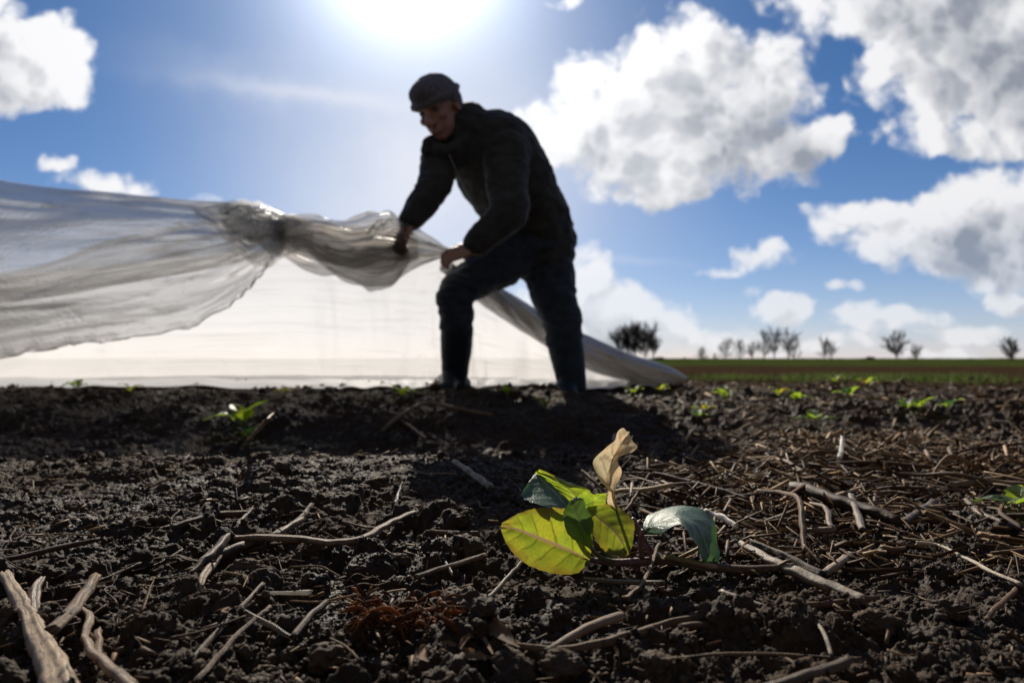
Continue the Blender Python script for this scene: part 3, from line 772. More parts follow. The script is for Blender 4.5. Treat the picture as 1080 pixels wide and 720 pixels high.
for a in TR: tree(a[0], a[1], a[2], a[3], a[4], a[5], a[6], a[7], dens=a[8])
def bush(px, py0, py1, wpx, y, label, seed):
    b = W(px, py1, y); H = (py1 - py0) / F * y; Wd = wpx / F * y
    root = empty('hedge_bush', b, label, 'bush', 'dark bushes on the horizon')
    rs = np.random.default_rng(seed); n = 900
    p = rs.normal(0, 1, (n, 3)); p /= np.linalg.norm(p, axis=1)[:, None]; p *= rs.uniform(0.45, 1, n)[:, None] ** 0.5
    p = p * (Wd / 2, Wd / 2, H * 0.75) * (1 + 0.25 * fbm(p[:, 0] * 2, p[:, 1] * 2, seed, 2)[:, None]); p[:, 2] = np.abs(p[:, 2])
    s = H * 0.11; V = []
    for q in p:
        a = rs.normal(0, 1, 3); a /= np.linalg.norm(a); c = np.cross(a, rs.normal(0, 1, 3)); c /= np.linalg.norm(c)
        V.append([b + q - a * s, b + q + c * s * 0.5, b + q + a * s, b + q - c * s * 0.5])
    V = np.array(V).reshape(-1, 3); Fc = np.arange(n * 4).reshape(-1, 4)
    obj('foliage', V, Fc, M_EVERG, root, smooth=False)
    mb = MB()
    for kk in range(6):
        e = np.array([rs.uniform(-.3, .3) * Wd, rs.uniform(-.3, .3) * Wd, H * 0.6]); mb.tube([b + (0, 0, -0.1), b + e], [H * 0.03, H * 0.01], n=5, rings=4)
    mb.build('stem', M_BARK, root)
bush(918, 374, 382, 17, 110, 'low dark rounded bush alone right of the lone round-crowned tree', 3)
bush(722, 376, 383, 17, 100, 'low dark bush left of the smallest bare sapling', 5)
bush(852, 377, 383, 26, 105, 'long low bush left of the lone round-crowned bare tree', 6)
bush(1020, 377, 383, 34, 100, 'long low bush left of the rightmost boxy bare tree', 7)
bush(697, 374, 384, 26, 95, 'dark bush at the right foot of the dense clump-like tree', 4)

# ------------------------------------------------------------------ stalks, twigs and chips
def stalk(name, path, rpx, m, label, cat, group=None, lift=0.6, branches=(), flat=1.0, wob=0.16, seed=0, n=14, mbr=None, lifts=None, kin=0.3):
    pts = []
    r0 = rpx[0] if hasattr(rpx, '__len__') else rpx
    for i, (px, py) in enumerate(path):
        g0 = G(px, py); r = r0 * g0[1] / F
        lf = (lifts[i] if lifts else 0.0)
        h = r * lift + 0.0065 + lf
        # point on the view ray, lifted off the ground
        pts.append(G(px, py, h))
    pts = np.array(pts); yb = pts[:, 1].mean()
    rads = [0.86 * v * yb / F for v in (rpx if hasattr(rpx, '__len__') else [rpx] * len(path))]
    base = pts.mean(0); base[2] = float(terrain(base[0], base[1]))
    root = empty(name, base, label, cat, group)
    nr = max(16, 9 * len(path))
    rs = np.random.default_rng(seed + 900)
    V, f = tube(pts, rads, n=n, rings=nr, flat=flat, cap=False, ridge=0.3, seed=len(bpy.data.objects))
    def tuv(V): i = np.arange(len(V)); return np.stack([i // n / 10.0, (i % n) / n], -1)
    def rough(V, s=0):
        k = 90.0
        dv = np.stack([vnoise(V[:, 0] * k, V[:, 1] * k, 31 + s, V[:, 2] * k), vnoise(V[:, 0] * k, V[:, 1] * k, 32 + s, V[:, 2] * k), vnoise(V[:, 0] * k, V[:, 1] * k, 33 + s, V[:, 2] * k)], -1)
        return V + dv * wob * np.mean(rads) * 2.2
    obj('stem', rough(V), f, m, root, uv=tuv(V))
    for j, (bp, br) in enumerate(branches):
        bq = np.array([G(px, py, rads[0] * lift + 0.0065) for px, py in bp]); bq[:, 1] = bq[:, 1]
        d = np.linalg.norm(pts[:, None] - bq[0], axis=2).argmin() if False else 0
        V, f = tube(bq, [v * yb / F for v in br], n=n, rings=14, flat=flat, cap=False, ridge=0.3, seed=j + len(bpy.data.objects))
        obj('branch', rough(V, 5 + j), f, mbr or m, root, uv=tuv(V))
    return root

ST = 'stalk'; TW = 'twig'
stalk('bleached_stalk', [(6, 608), (24, 640), (40, 676), (54, 706), (66, 740)], [7, 8.5, 11, 13, 15], M_PALE, 'thick bleached forked stalk in the bottom left corner', ST, lift=0.9, branches=[([(45, 610), (37, 622), (36, 645), (42, 672)], [3.5, 6.5, 7, 6])], wob=0.09, n=18)
stalk('brown_stalk', [(101, 611), (80, 640), (55, 668)], [6, 6.5, 7], M_TWIG, 'brown cut stalk propped against the thick bleached forked stalk', ST, lift=1.6, n=12)
stalk('bleached_stalk', [(84, 640), (94, 655), (89, 676), (104, 697), (140, 730)], [3, 5.5, 5, 6, 7], M_PALE, 'slim bleached bent stalk right of the thick forked one', ST, lift=1.2, wob=0.18, n=12)
stalk('brown_stalk', [(104, 667), (104, 682), (105, 698)], [5, 5, 5], M_TWIG, 'short brown stub behind the slim bleached bent stalk', ST, lift=0.8)
stalk('thin_twig', [(-12, 595), (40, 583), (104, 569)], [3.4, 3.4, 2.6], M_TWIG, 'straight thin twig reaching in from the left edge', TW, lift=1.2)
stalk('forked_twig', [(199, 606), (226, 582), (246, 560), (266, 537)], [2.5, 6.5, 4.5, 2.0], M_TWIG, 'thick forked twig with a broad crotch left of the long bent twig', TW, lift=1.4, branches=[([(222, 590), (245, 581), (271, 571)], [6, 5, 4]), ([(236, 578), (222, 598), (208, 620)], [5, 4, 2])], wob=0.2, n=14, lifts=[.003, .005, .005, .003])
stalk('bent_twig', [(243, 569), (295, 568), (345, 572), (378, 570), (408, 554), (438, 541)], [4, 4, 3.8, 3.6, 3.4, 3], M_TWIG, 'long bent twig lying across the left foreground', TW, lift=1.6, branches=[([(285, 568), (312, 552), (329, 532)], [3.6, 3, 2]), ([(290, 566), (318, 549)], [3.5, 3.2])], lifts=[0, .004, .004, .004, .004, 0])
stalk('white_chip', [(424, 510), (419, 525), (412, 544)], [2.5, 5, 3.5], M_CHIP, 'bright white flat chip standing above the right end of the long bent twig', 'chip', lift=1.5, flat=0.3)
stalk('white_chip', [(264, 494), (289, 496)], [3, 3.4], M_CHIP, 'white flat chip lying on the crest of the soil ridge', 'chip', flat=0.4)
stalk('white_chip', [(284, 626), (304, 625), (328, 626)], [1.6, 2, 3], M_CHIP, 'white flat splinter below the thick forked twig', 'chip', flat=0.4, lift=1.2)
stalk('white_chip', [(142, 588), (160, 584)], [2, 2.4], M_CHIP, 'small white splinter right of the thin left twig', 'chip', flat=0.4, lift=1.2)
stalk('white_chip', [(62, 571), (70, 569)], [1.6, 2], M_CHIP, 'tiny white splinter above the thin left twig', 'chip', flat=0.4, lift=1.2)
stalk('pale_splinter', [(458, 579), (468, 592), (477, 606)], [1.6, 2.4, 1.6], M_CHIP, 'slim white splinter pointing down left of the big olive leaf', 'splinter', lift=1.6, flat=0.5)
stalk('grey_stick', [(480, 488), (500, 502), (519, 516)], [3.6, 4, 4], M_GREYTWIG, 'short grey stick behind and left of the leafy plant', 'stick', lift=1.0)
stalk('grey_stick', [(554, 590), (536, 610), (514, 634)], [2.4, 2.8, 2.8], M_GREYTWIG, 'straight grey stick slanting from under the big olive leaf', 'stick', lift=1.4)
stalk('grey_stick', [(438, 610), (470, 600), (512, 586)], [2.6, 3, 3.2], M_TWIG, 'brown stick right of the slim white splinter', 'stick', lift=1.2)
stalk('grey_stick', [(455, 561), (480, 562), (505, 563)], [2.2, 2.5, 2.2], M_TWIG, 'thin brown stick lying level above the slim white splinter', 'stick', lift=1.2)
stalk('long_root', [(540, 683), (600, 685), (660, 672), (715, 656), (780, 650), (850, 641), (926, 632)], [3, 4, 4.6, 4.4, 4.4, 4.2, 3], M_TWIG, 'long red-brown root curving across the right foreground', 'root', lift=1.7, branches=[([(720, 664), (748, 662), (782, 655)], [4.5, 4.8, 4])], wob=0.16, n=12)
stalk('thin_twig', [(761, 624), (800, 638), (836, 650), (864, 660), (878, 692)], [3.5, 3.2, 3, 2.8, 2.2], M_GREYTWIG, 'thin kinked twig crossing over the long red-brown root', TW, lift=3.2)
stalk('thick_stalk', [(780, 573), (822, 596), (865, 614), (912, 634)], [4, 5.6, 5.8, 5], M_GREYTWIG, 'thick grey-brown stalk slanting down right of the drooping blue leaf', ST, lift=1.2, n=12)
stalk('brown_stalk', [(792, 572), (830, 588), (868, 606)], [4.5, 4.5, 4], M_TWIG, 'slimmer brown stalk lying close behind the thick grey-brown stalk', ST, lift=1.6)
stalk('pale_stalk', [(864, 608), (880, 597), (897, 585)], [3, 4.5, 4.5], M_PALE, 'short pale stalk with a wide end above the thick grey-brown stalk', ST, lift=1.5)
stalk('bent_straw', [(800, 518), (830, 521), (843, 528), (846, 552), (849, 582)], [3, 3, 3.2, 3, 2.6], M_STRAW, 'brown straw bent at a right angle in the straw right of the plant', 'straw', lift=2.0, lifts=[0, .008, .018, .01, 0])
stalk('zigzag_straw', [(855, 531), (871, 536), (874, 552), (877, 558), (850, 561)], [2.4, 3, 3, 3, 2.6], M_PALE, 'pale zigzag straw right of the right-angled brown straw', 'straw', lift=2.0, lifts=[0, .008, .008, .006, 0])
stalk('thick_stalk', [(836, 513), (890, 531), (947, 549)], [7, 6.5, 5], M_TWIG, 'thickest dark brown stalk lying in the straw at right', ST, lift=1.2, n=12)
stalk('pale_stalk', [(954, 551), (970, 540), (985, 530)], [3.5, 4, 4], M_PALE, 'pale forked-looking stalk at the right end of the thickest brown stalk', ST, lift=1.5)
stalk('grey_stick', [(898, 522), (904, 540), (910, 560)], [3.5, 4, 4], M_GREYTWIG, 'grey stick crossing over the thickest brown stalk', 'stick', lift=3.0)
stalk('thin_straw', [(966, 573), (990, 577), (1018, 589), (1045, 604), (1078, 618)], [2.6, 2.3, 2.2, 2.2, 2.2], M_PALE, 'long thin pale straw with one hooked end at right', 'straw', lift=2.2)
stalk('thin_straw', [(1018, 527), (1030, 540), (1055, 550), (1090, 562)], [2.5, 3.5, 2.6, 2.2], M_PALE, 'pale bent straw running to the right edge below the edge seedling', 'straw', lift=2.0)
stalk('straw_stub', [(889, 461), (888, 472), (886, 483)], [2.4, 2.6, 2.6], M_CHIP, 'bright straw stub standing upright in the far straw', 'straw', lift=2.5, lifts=[.012, .006, 0])
stalk('pale_stalk', [(812, 724), (852, 713), (897, 700)], [6, 7, 6], M_GREYTWIG, 'pale grey stalk leaving the bottom edge right of centre', ST, lift=1.1)
stalk('brown_root', [(688, 590), (740, 598), (790, 601), (840, 597)], [4, 4.5, 4.5, 3], M_TWIG, 'brown root running right from under the drooping blue leaf', 'root', lift=1.0)
stalk('thin_twig', [(278, 616), (240, 655), (188, 712)], [2.4, 3, 3.2], M_TWIG, 'upper one of two parallel thin twigs slanting to the bottom edge', TW, lift=1.6)
stalk('thin_twig', [(284, 640), (250, 670), (205, 722)], [2.4, 3.2, 3.6], M_TWIG, 'lower one of two parallel thin twigs slanting to the bottom edge', TW, lift=1.4)
stalk('pale_splinter', [(258, 647), (282, 658), (310, 673)], [2.2, 2.8, 2.2], M_PALE, 'pale splinter right of the two parallel thin twigs', 'splinter', lift=1.5, flat=0.6)
stalk('brown_stalk', [(163, 611), (157, 626), (150, 646)], [2, 4, 4.5], M_SHEATH, 'orange-brown dry stub standing beside the flat-topped clod', ST, lift=2.0, flat=0.4)
stalk('brown_stalk', [(345, 636), (330, 650), (310, 672)], [4, 4.5, 4], M_TWIG, 'short brown stalk below the dark clod in the left middle', ST, lift=1.2)
stalk('brown_stalk', [(182, 556), (222, 545), (262, 541)], [3, 4, 3], M_TWIG, 'rust-brown stalk lying level above the thick forked twig', ST, lift=1.0)
stalk('grey_stick', [(615, 610), (660, 615), (700, 616)], [2.5, 3, 3], M_GREYTWIG, 'dim grey stick lying level below the purple plant stem', 'stick', lift=1.0)
stalk('thin_twig', [(660, 632), (680, 612), (695, 575)], [2.4, 2.6, 2.2], M_TWIG, 'thin brown twig slanting up below the drooping blue leaf', TW, lift=1.6, lifts=[0, 0, .006])
stalk('pale_stalk', [(655, 650), (618, 664), (575, 688)], [6, 5, 3], M_TWIG, 'broken brown stalk in the shade left of the long red-brown root', ST, lift=1.0)
stalk('pale_splinter', [(660, 540), (668, 528), (685, 500)], [3, 3.6, 2], M_SHEATH, 'curved pale husk sliver right of the dry upright leaf', 'splinter', lift=2.2, flat=0.5)
stalk('thick_stalk', [(690, 500), (730, 510), (790, 528)], [3, 4.5, 4], M_TWIG, 'brown stalk lying behind the drooping blue leaf', ST, lift=1.2)
stalk('pale_stalk', [(745, 540), (765, 548), (777, 556)], [3.2, 3.6, 3.6], M_CHIP, 'short bright stalk end just right of the drooping blue leaf', ST, lift=1.8)
stalk('thin_twig', [(1040, 655), (1052, 640), (1072, 622)], [2.4, 3, 3], M_SHEATH, 'orange straw stub near the right edge below the long thin pale straw', TW, lift=1.6)
stalk('thin_twig', [(700, 697), (770, 692), (850, 694), (910, 700)], [1.8, 2, 2, 2], M_TWIG, 'very thin twig lying level below the long red-brown root', TW, lift=1.6)
stalk('thick_stalk', [(1000, 512), (1040, 509), (1095, 514)], [4, 4.5, 4], M_TWIG, 'level brown stalk at the right edge above the edge seedling', ST, lift=1.2)
stalk('dry_leaf_sliver', [(928, 545), (926, 556), (920, 572)], [1.5, 5, 1.5], M_CHIP, 'pale leaf sliver standing left of the long thin pale straw', 'leaf', lift=1.5, flat=0.25)

# curled husks
def strip_leaf(name, path, wpx, m, label, cat, curl=1.0, seed=0, root=None, lift=0.008):
    pts = np.array([G(px, py, lift) for px, py in path]); C = catmull(pts, 26)
    T = np.gradient(C, axis=0); T /= np.linalg.norm(T, axis=1)[:, None]
    y = C[:, 1].mean(); w = wpx * y / F
    V, uv = [], []; n = 11
    rs = np.random.default_rng(seed); ph = rs.uniform(0, 6)
    for i, (c, t) in enumerate(zip(C, T)):
        u = i / 25; ww = w * (math.sin(math.pi * min(1, max(0.03, u * 0.93 + 0.04))) ** 0.6) * (1 + 0.25 * math.sin(u * 11 + ph))
        s = np.cross(t, (0, -0.5, 1)); s /= np.linalg.norm(s); nn = np.cross(s, t)
        for j in range(n):
            a = (j / (n - 1) - 0.5) * 2; an = a * curl * (1.2 + 0.5 * math.sin(u * 5 + ph))
            V.append(c + s * math.sin(an) / max(curl, .4) * ww + nn * (1 - math.cos(an)) * ww * 0.9 + 0.1 * ww * rs.normal(0, 0.4, 3) * (abs(a) > 0.9)); uv.append((u, a))
    i = np.arange(26 * n).reshape(26, n); Fc = np.stack([i[:-1, :-1], i[:-1, 1:], i[1:, 1:], i[1:, :-1]], -1).reshape(-1, 4)
    if root is None:
        b = C.mean(0); b[2] = float(terrain(b[0], b[1])); root = empty(name, b, label, cat)
    obj('blade', np.array(V), Fc, m, root, uv=uv); return root
strip_leaf('dry_husk', [(447, 671), (475, 673), (515, 676), (548, 680)], 6, M_SHEATH, 'long curled tan husk lying left of the long red-brown root', 'husk', 1.3, 1)
strip_leaf('dry_husk', [(486, 684), (494, 672), (508, 674), (520, 690)], 5, M_SHEATH, 'tan husk curled into a loop under the long curled husk', 'husk', 1.2, 2, lift=0.012)
strip_leaf('dry_husk', [(462, 680), (490, 690), (522, 697)], 7, M_SHEATH, 'broad flat tan husk lowest of the curled husks', 'husk', 0.9, 3)
strip_leaf('dry_husk', [(500, 642), (512, 655), (522, 668), (548, 684)], 9, M_SHEATH, 'torn brown husk with jagged tips behind the curled tan husks', 'husk', 1.0, 4, lift=0.014)
strip_leaf('dry_husk', [(452, 700), (445, 690), (452, 682)], 5, M_SHEATH, 'small brown husk left of the curled tan husks', 'husk', 1.0, 5)
hb = G(440, 655); hroot = empty('shredded_husk', hb, 'red-brown shredded fibrous husk lying between the clods', 'husk')
mb = MB()
for i in range(150):
    px, py = random.uniform(375, 482), random.gauss(650, 9)
    a = G(px, py, random.uniform(0.004, 0.016)); dv = np.array([random.gauss(0, .006), random.gauss(0, .005), random.gauss(0, .004)])
    mb.tube([a - dv, a + np.array([0, 0, random.uniform(0, .006)]), a + dv], [0.0003, random.uniform(.0006, .0022), 0.0003], n=6, rings=7, flat=0.25)
mb.build('fibres', M_HUSK, hroot)

# ------------------------------------------------------------------ straw: individuals, then fine litter as one mass
protos = []
for i in range(12):
    rs = np.random.default_rng(300 + i)
    L = 1.0; bend = rs.normal(0, 0.10, 2); kink = rs.random() < 0.4
    P = [(-0.5, 0, 0), (-0.2, bend[0] * 0.6, 0.02), (0.1, bend[0] + (0.10 if kink else 0), 0.03 + (0.05 if kink else 0)), (0.5, bend[1], 0.0)]
    P = [(p[1], p[0], p[2]) for p in P]                      # length along local Y
    r = rs.uniform(0.009, 0.025)
    V, f = tube(P, [r, r * 1.05, r * 0.95, r * 0.8], n=7, rings=14, flat=rs.uniform(0.35, 0.95), cap=False, ridge=0.3, seed=i)
    me = mesh_from(V, f, 'straw_stalk')
    ul = me.uv_layers.new(name='UVMap'); vi = np.zeros(len(me.loops), np.int32); me.loops.foreach_get('vertex_index', vi); ul.data.foreach_set('uv', np.stack([vi // 7 / 10.0, (vi % 7) / 7.0], -1).astype(np.float32).ravel())
    me.materials.append([M_STRAW, M_STRAW, M_TWIG, M_PALE][i % 4] if i < 8 else M_STRAW); protos.append(me)
def place_straw(x, y, L, label, group):
    o = bpy.data.objects.new('straw_stalk', protos[random.randrange(12)]); COL.objects.link(o)
    z = float(terrain(x, y)) + random.uniform(0.002, 0.014)
    o.location = (x, y, z); o.scale = (L, L, L)
    o.rotation_euler = (random.gauss(0, 0.13), random.uniform(0, 6), random.gauss(1.3, 0.75))
    tag(o, label, 'straw', group)
LR = 'short dry straw lying among other straws in the heap right of the plant'
LL = 'short dry straw lying alone on the dark clods'
n = 0
while n < 185:
    px = random.uniform(640, 1120); py = random.triangular(448, 590, 500)
    if px < 760 and (py > 540 or random.random() < 0.6): continue
    if py > 560 and random.random() < 0.75: continue
    p = G(px, py)
    if abs(p[0] - 0.06) < 0.11 and 0.42 < p[1] < 0.68: continue
    place_straw(p[0], p[1], random.uniform(0.03, 0.125) * (0.6 + 0.5 * p[1]), LR, 'straws heaped right of the plant'); n += 1
n = 0
while n < 100:
    px = random.uniform(-40, 640); py = random.triangular(480, 720, 560)
    p = G(px, py)
    if abs(p[0] - 0.04) < 0.10 and 0.42 < p[1] < 0.68: continue
    place_straw(p[0], p[1], random.uniform(0.02, 0.065), LL, 'straws scattered on the clods'); n += 1
def litter(n, region, l0, l1, w):
    mb = []; Fs = []; off = 0
    base, f = tube([(-0.5, 0, 0), (0, 0, 0.03), (0.5, 0, 0)], [1, 1, 1], n=4, rings=3, cap=False)
    f = np.array([q for q in f if len(q) == 4])
    xs, ys = region(n); zs = terrain(xs, ys) - 0.001
    for x, y, z in zip(xs, ys, zs):
        L = rng.uniform(l0, l1) * (0.6 + 0.6 * y); ww = L * rng.uniform(0.012, w)
        v = base.copy(); v[:, 1:] = v[:, 1:] * ww; v[:, 0] *= L; v[:, 2] = base[:, 2] * ww * 0.5
        a = np.array([rng.uniform(0, 6), rng.normal(0, 0.30), rng.normal(0.2, 0.9)])
        v = v @ rotm(a).T + (x, y, z + rng.uniform(0.0, 0.014)); mb.append(v); Fs.append(f + off); off += len(v)
    return np.vstack(mb), np.vstack(Fs)
def regR(n):
    ys = np.exp(rng.uniform(math.log(0.55), math.log(4.5), n)); s = rng.uniform(0.02, 0.95, n); xs = s * ys
    w = sstep(0.10, 0.36, s) * (0.2 + 0.8 * sstep(0.68, 0.9, ys)) * (1 - 0.7 * sstep(1.5, 2.1, ys)) * np.clip(0.75 + 1.1 * fbm(xs * 4, ys * 4, 123, 3), 0.1, 1); k = rng.random(n) < w; return xs[k], ys[k]
def regL(n):
    ys = np.exp(rng.uniform(math.log(0.28), math.log(2.6), n)); xs = rng.uniform(-0.95, 0.95, n) * ys; return xs, ys
pa = [litter(25000, regR, 0.008, 0.048, 0.07), litter(3200, regL, 0.003, 0.014, 0.16)]
off = 0; VV, FF = [], []
for V, Fc in pa: VV.append(V); FF.append(Fc + off); off += len(V)
tag(obj('straw_litter', np.vstack(VV), np.vstack(FF), M_LITTER), 'fine broken straw and chaff strewn over the soil', 'straw', kind='stuff')

# ------------------------------------------------------------------ leaves
def leaf(name, st, m, root, nu=44, nv=22, teeth=0.10, nteeth=9, ripple=0.006, seed=0, label=None, quilt=1.0):
    """st: stations of (centre, side A, side B), each (px, py, depth)"""
    C = catmull([W(*s[0]) for s in st], nu); A = catmull([W(*s[1]) for s in st], nu); B = catmull([W(*s[2]) for s in st], nu)
    Ln = np.linalg.norm(np.diff(C, axis=0), axis=1).sum()
    rs = np.random.default_rng(seed); V, uv = [], []
    vs = np.linspace(-1, 1, nv + 1)
    for i in range(nu):
        u = i / (nu - 1)
        tA = 1 + teeth * (abs(((u * nteeth + 0.13 * math.sin(9 * u + seed)) % 1) - 0.35) - 0.3) * (u > 0.12)
        tB = 1 + teeth * (abs(((u * nteeth + 0.4 + 0.13 * math.sin(8 * u + seed)) % 1) - 0.35) - 0.3) * (u > 0.12)
        for v in vs:
            e = A[i] if v < 0 else B[i]; a = abs(v) * (tA if v < 0 else tB)
            p = C[i] + (e - C[i]) * a
            V.append(p); uv.append((u, v))
    V = np.array(V).reshape(nu, nv + 1, 3)
    du = np.gradient(V, axis=0); dv = np.gradient(V, axis=1); N = np.cross(du, dv); N /= np.linalg.norm(N, axis=2)[..., None] + 1e-12
    U, Vv = np.meshgrid(np.linspace(0, 1, nu), vs, indexing='ij'); av = np.abs(Vv)
    q = (U - av * 0.20) * 6.5
    dis = quilt * Ln * 0.011 * np.abs(np.sin(math.pi * (q - 0.5))) * (1 - av * 0.3) * sstep(0.03, 0.2, av)
    dis += ripple * Ln * 3 * np.sin(U * 15 + seed + np.sign(Vv) * 1.3) * av ** 3
    dis += ripple * Ln * 2 * vnoise(U * 6 + seed, Vv * 2.5, seed + 3)
    V = V + N * dis[..., None]
    i = np.arange(nu * (nv + 1)).reshape(nu, nv + 1); Fc = np.stack([i[:-1, :-1], i[:-1, 1:], i[1:, 1:], i[1:, :-1]], -1).reshape(-1, 4)
    o = obj(name, V.reshape(-1, 3), Fc, m, root, uv=uv)
    if label: o['label'] = label
    return o
pb = G(672, 596); D = pb[1]
PR = empty('cabbage_plant', pb, 'low leafy cabbage plant with olive, blue-green and dry leaves in the foreground', 'plant')
z0 = 0.0
leaf('leaf', [((622,590,D-.010),(623,588,D-.010),(621,592,D-.011)), ((606,583,D-.018),(621,560,D-.010),(609,604,D-.026)), ((585,574,D-.026),(604,539,D-.018),(584,605,D-.036)),
              ((561,564,D-.034),(573,535,D-.026),(556,595,D-.044)), ((543,557,D-.040),(550,540,D-.034),(538,580,D-.047)), ((528,555,D-.043),(529,551,D-.042),(529,561,D-.044))],
     M_LEAF_OLIVE, PR, seed=1, label='large olive leaf with purple rim facing the camera', nteeth=13, ripple=0.003, teeth=0.06)
leaf('leaf', [((600,537,D-0.012),(598,537,D-0.012),(602,536,D-0.010)), ((590,524,D-0.002),(572,534,D-0.032),(597,523,D+0.004)), ((578,511,D+0.008),(551,522,D-0.027),(584,509,D+0.016)), ((569,503,D+0.013),(557,509,D-0.007),(573,502,D+0.014)), ((564,499,D+0.018),(562,501,D+0.013),(567,498,D+0.023))],
     M_LEAF_BLUE, PR, seed=2, label='blue-green folded leaf at the back left', nteeth=11)
leaf('leaf', [((607,542,D+.004),(605,543,D+.004),(610,542,D+.005)), ((611,530,D+.007),(597,528,D+.004),(626,533,D+.012)), ((602,517,D+.010),(583,513,D+.010),(624,519,D+.016)), ((585,507,D+.013),(571,504,D+.014),(602,508,D+.018)), ((566,497,D+.016),(564,498,D+.016),(569,495,D+.018))],
     M_LEAF_BRIGHT, PR, seed=7, label='bright yellow-green serrated leaf behind the folded one', nteeth=14, teeth=0.2)
leaf('leaf', [((606,548,D+.035),(605,546,D+.035),(608,550,D+.035)), ((619,536,D+.04),(615,526,D+.04),(626,540,D+.038)), ((630,527,D+.042),(625,521,D+.042),(637,532,D+.04)), ((640,521,D+.044),(638,520,D+.044),(641,523,D+.044))],
     M_LEAF_BRIGHT, PR, seed=3, nteeth=6, teeth=0.35, nu=30, nv=14, label='small bright jagged leaf tip')
leaf('leaf', [((619,535,D+.005),(621,534,D+.005),(618,537,D+.005)), ((634,548,D),(648,532,D+.012),(624,561,D-.008)), ((648,560,D-.006),(667,547,D+.005),(634,577,D-.014)), ((657,573,D-.01),(669,564,D-.003),(647,585,D-.016)), ((661,586,D-.014),(664,584,D-.012),(658,587,D-.015))],
     M_LEAF_MID, PR, seed=4, label='dim olive leaf with a brown patch in the middle')
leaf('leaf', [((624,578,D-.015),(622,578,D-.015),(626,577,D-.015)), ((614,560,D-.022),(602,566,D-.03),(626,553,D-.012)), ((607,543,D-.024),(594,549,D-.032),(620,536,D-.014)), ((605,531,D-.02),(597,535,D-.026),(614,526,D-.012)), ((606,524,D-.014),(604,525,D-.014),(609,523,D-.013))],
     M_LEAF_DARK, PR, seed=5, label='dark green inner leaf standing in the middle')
leaf('leaf', [((678,560,D-.005),(677,559,D-.004),(679,562,D-.006)), ((692,550,D-.012),(686,538,D+.022),(696,563,D-.03)), ((717,543,D-.02),(720,533,D+.022),(719,553,D-.045)), ((738,555,D-.024),(752,546,D+.012),(732,566,D-.05)), ((746,577,D-.026),(759,573,D+.002),(737,584,D-.046)), ((751,590,D-.026),(757,590,D-.012),(744,594,D-.036)), ((753,599,D-.026),(754,598,D-.025),(752,599,D-.027))],
     M_LEAF_BLUE, PR, seed=6, label='drooping blue-green leaf arching to the right', nteeth=12, teeth=0.06)
leaf('leaf', [((650,538,D+.01),(648.5,538,D+.01),(651.5,538,D+.01)), ((646,521,D+.008),(641,522,D),(651,518,D+.002)), ((641,505,D+.012),(630,501,D-.004),(653,498,D)), ((645,487,D+.014),(634,488,D),(655,486,D)), ((653,471,D+.012),(644,467,D+.002),(660,477,D-.008)), ((660,462,D+.006),(652,458,D),(666,466,D-.016)), ((664,458,D-.002),(661,456,D-.002),(667,461,D-.006))],
     M_LEAF_DRY, PR, seed=8, label='dry tan leaf standing upright and curled at the tip', teeth=0.04, ripple=0.02, nteeth=6)
def pstem(name, path, r, m, root):
    P = [W(*p) for p in path]; V, f = tube(P, [q * D / F for q in r], n=10, rings=22); return obj(name, V, f, m, root)
pstem('stem', [(620,590,D),(650,593,D-.004),(680,592,D-.002),(712,590,D+.004)], [2.6,3.8,4.6,3.4], M_STEM, PR)
pstem('leaf_stalk', [(678,560,D-.005),(675,573,D-.002),(677,590,D)], [2.4,2.2,2.8], M_STEM, PR)
pstem('leaf_stalk', [(668,548,D+.012),(678,568,D+.008),(691,588,D+.004)], [3,3.4,3.6], M_STEM, PR)
pstem('leaf_stalk', [(650,539,D+.01),(655,556,D+.022),(664,586,D+.018)], [1.6,1.8,2.2], M_GSTEM, PR)
pstem('leaf_stalk', [(600,537,D+.01),(616,562,D+.012),(650,592,D)], [2.4,2.4,2.8], M_GSTEM, PR)
pstem('leaf_stalk', [(604,545,D+.03),(622,568,D+.02),(655,592,D)], [2.2,2.4,2.8], M_GSTEM, PR)
pstem('leaf_stalk', [(624,578,D-.015),(634,588,D-.008),(650,593,D-.004)], [2.2,2.4,2.8], M_GSTEM, PR)
pstem('root', [(672,590,D),(672,602,D),(674,616,D+.004)], [4,3.4,2], M_STEM, PR)

# seedlings
def local_leaf(base, d, up, L, w, m, root, seed, droop=0.4):
    d = np.asarray(d, float); d /= np.linalg.norm(d); up = np.asarray(up, float); s = np.cross(d, up); s /= np.linalg.norm(s); n_ = np.cross(s, d)
    nu, nv = 18, 8; V, uv = [], []
    for i in range(nu):
        u = i / (nu - 1); c = base + d * L * u + n_ * L * (0.15 * math.sin(u * 3.1) - droop * u * u)
        ww = w * (0.04 + math.sin(math.pi * min(1.0, u ** 0.75)) ** 0.7) * (1 + 0.10 * ((i + seed) % 3 - 1))
        for j in range(nv + 1):
            v = j / nv * 2 - 1; V.append(c + s * ww * v + n_ * (abs(v) * w * 0.25 + 0.06 * w * math.sin(u * 13 + v * 2 + seed))); uv.append((u, v))
    i = np.arange(nu * (nv + 1)).reshape(nu, nv + 1); Fc = np.stack([i[:-1, :-1], i[:-1, 1:], i[1:, 1:], i[1:, :-1]], -1).reshape(-1, 4)
    return obj('leaf', np.array(V), Fc, m, root, uv=uv)
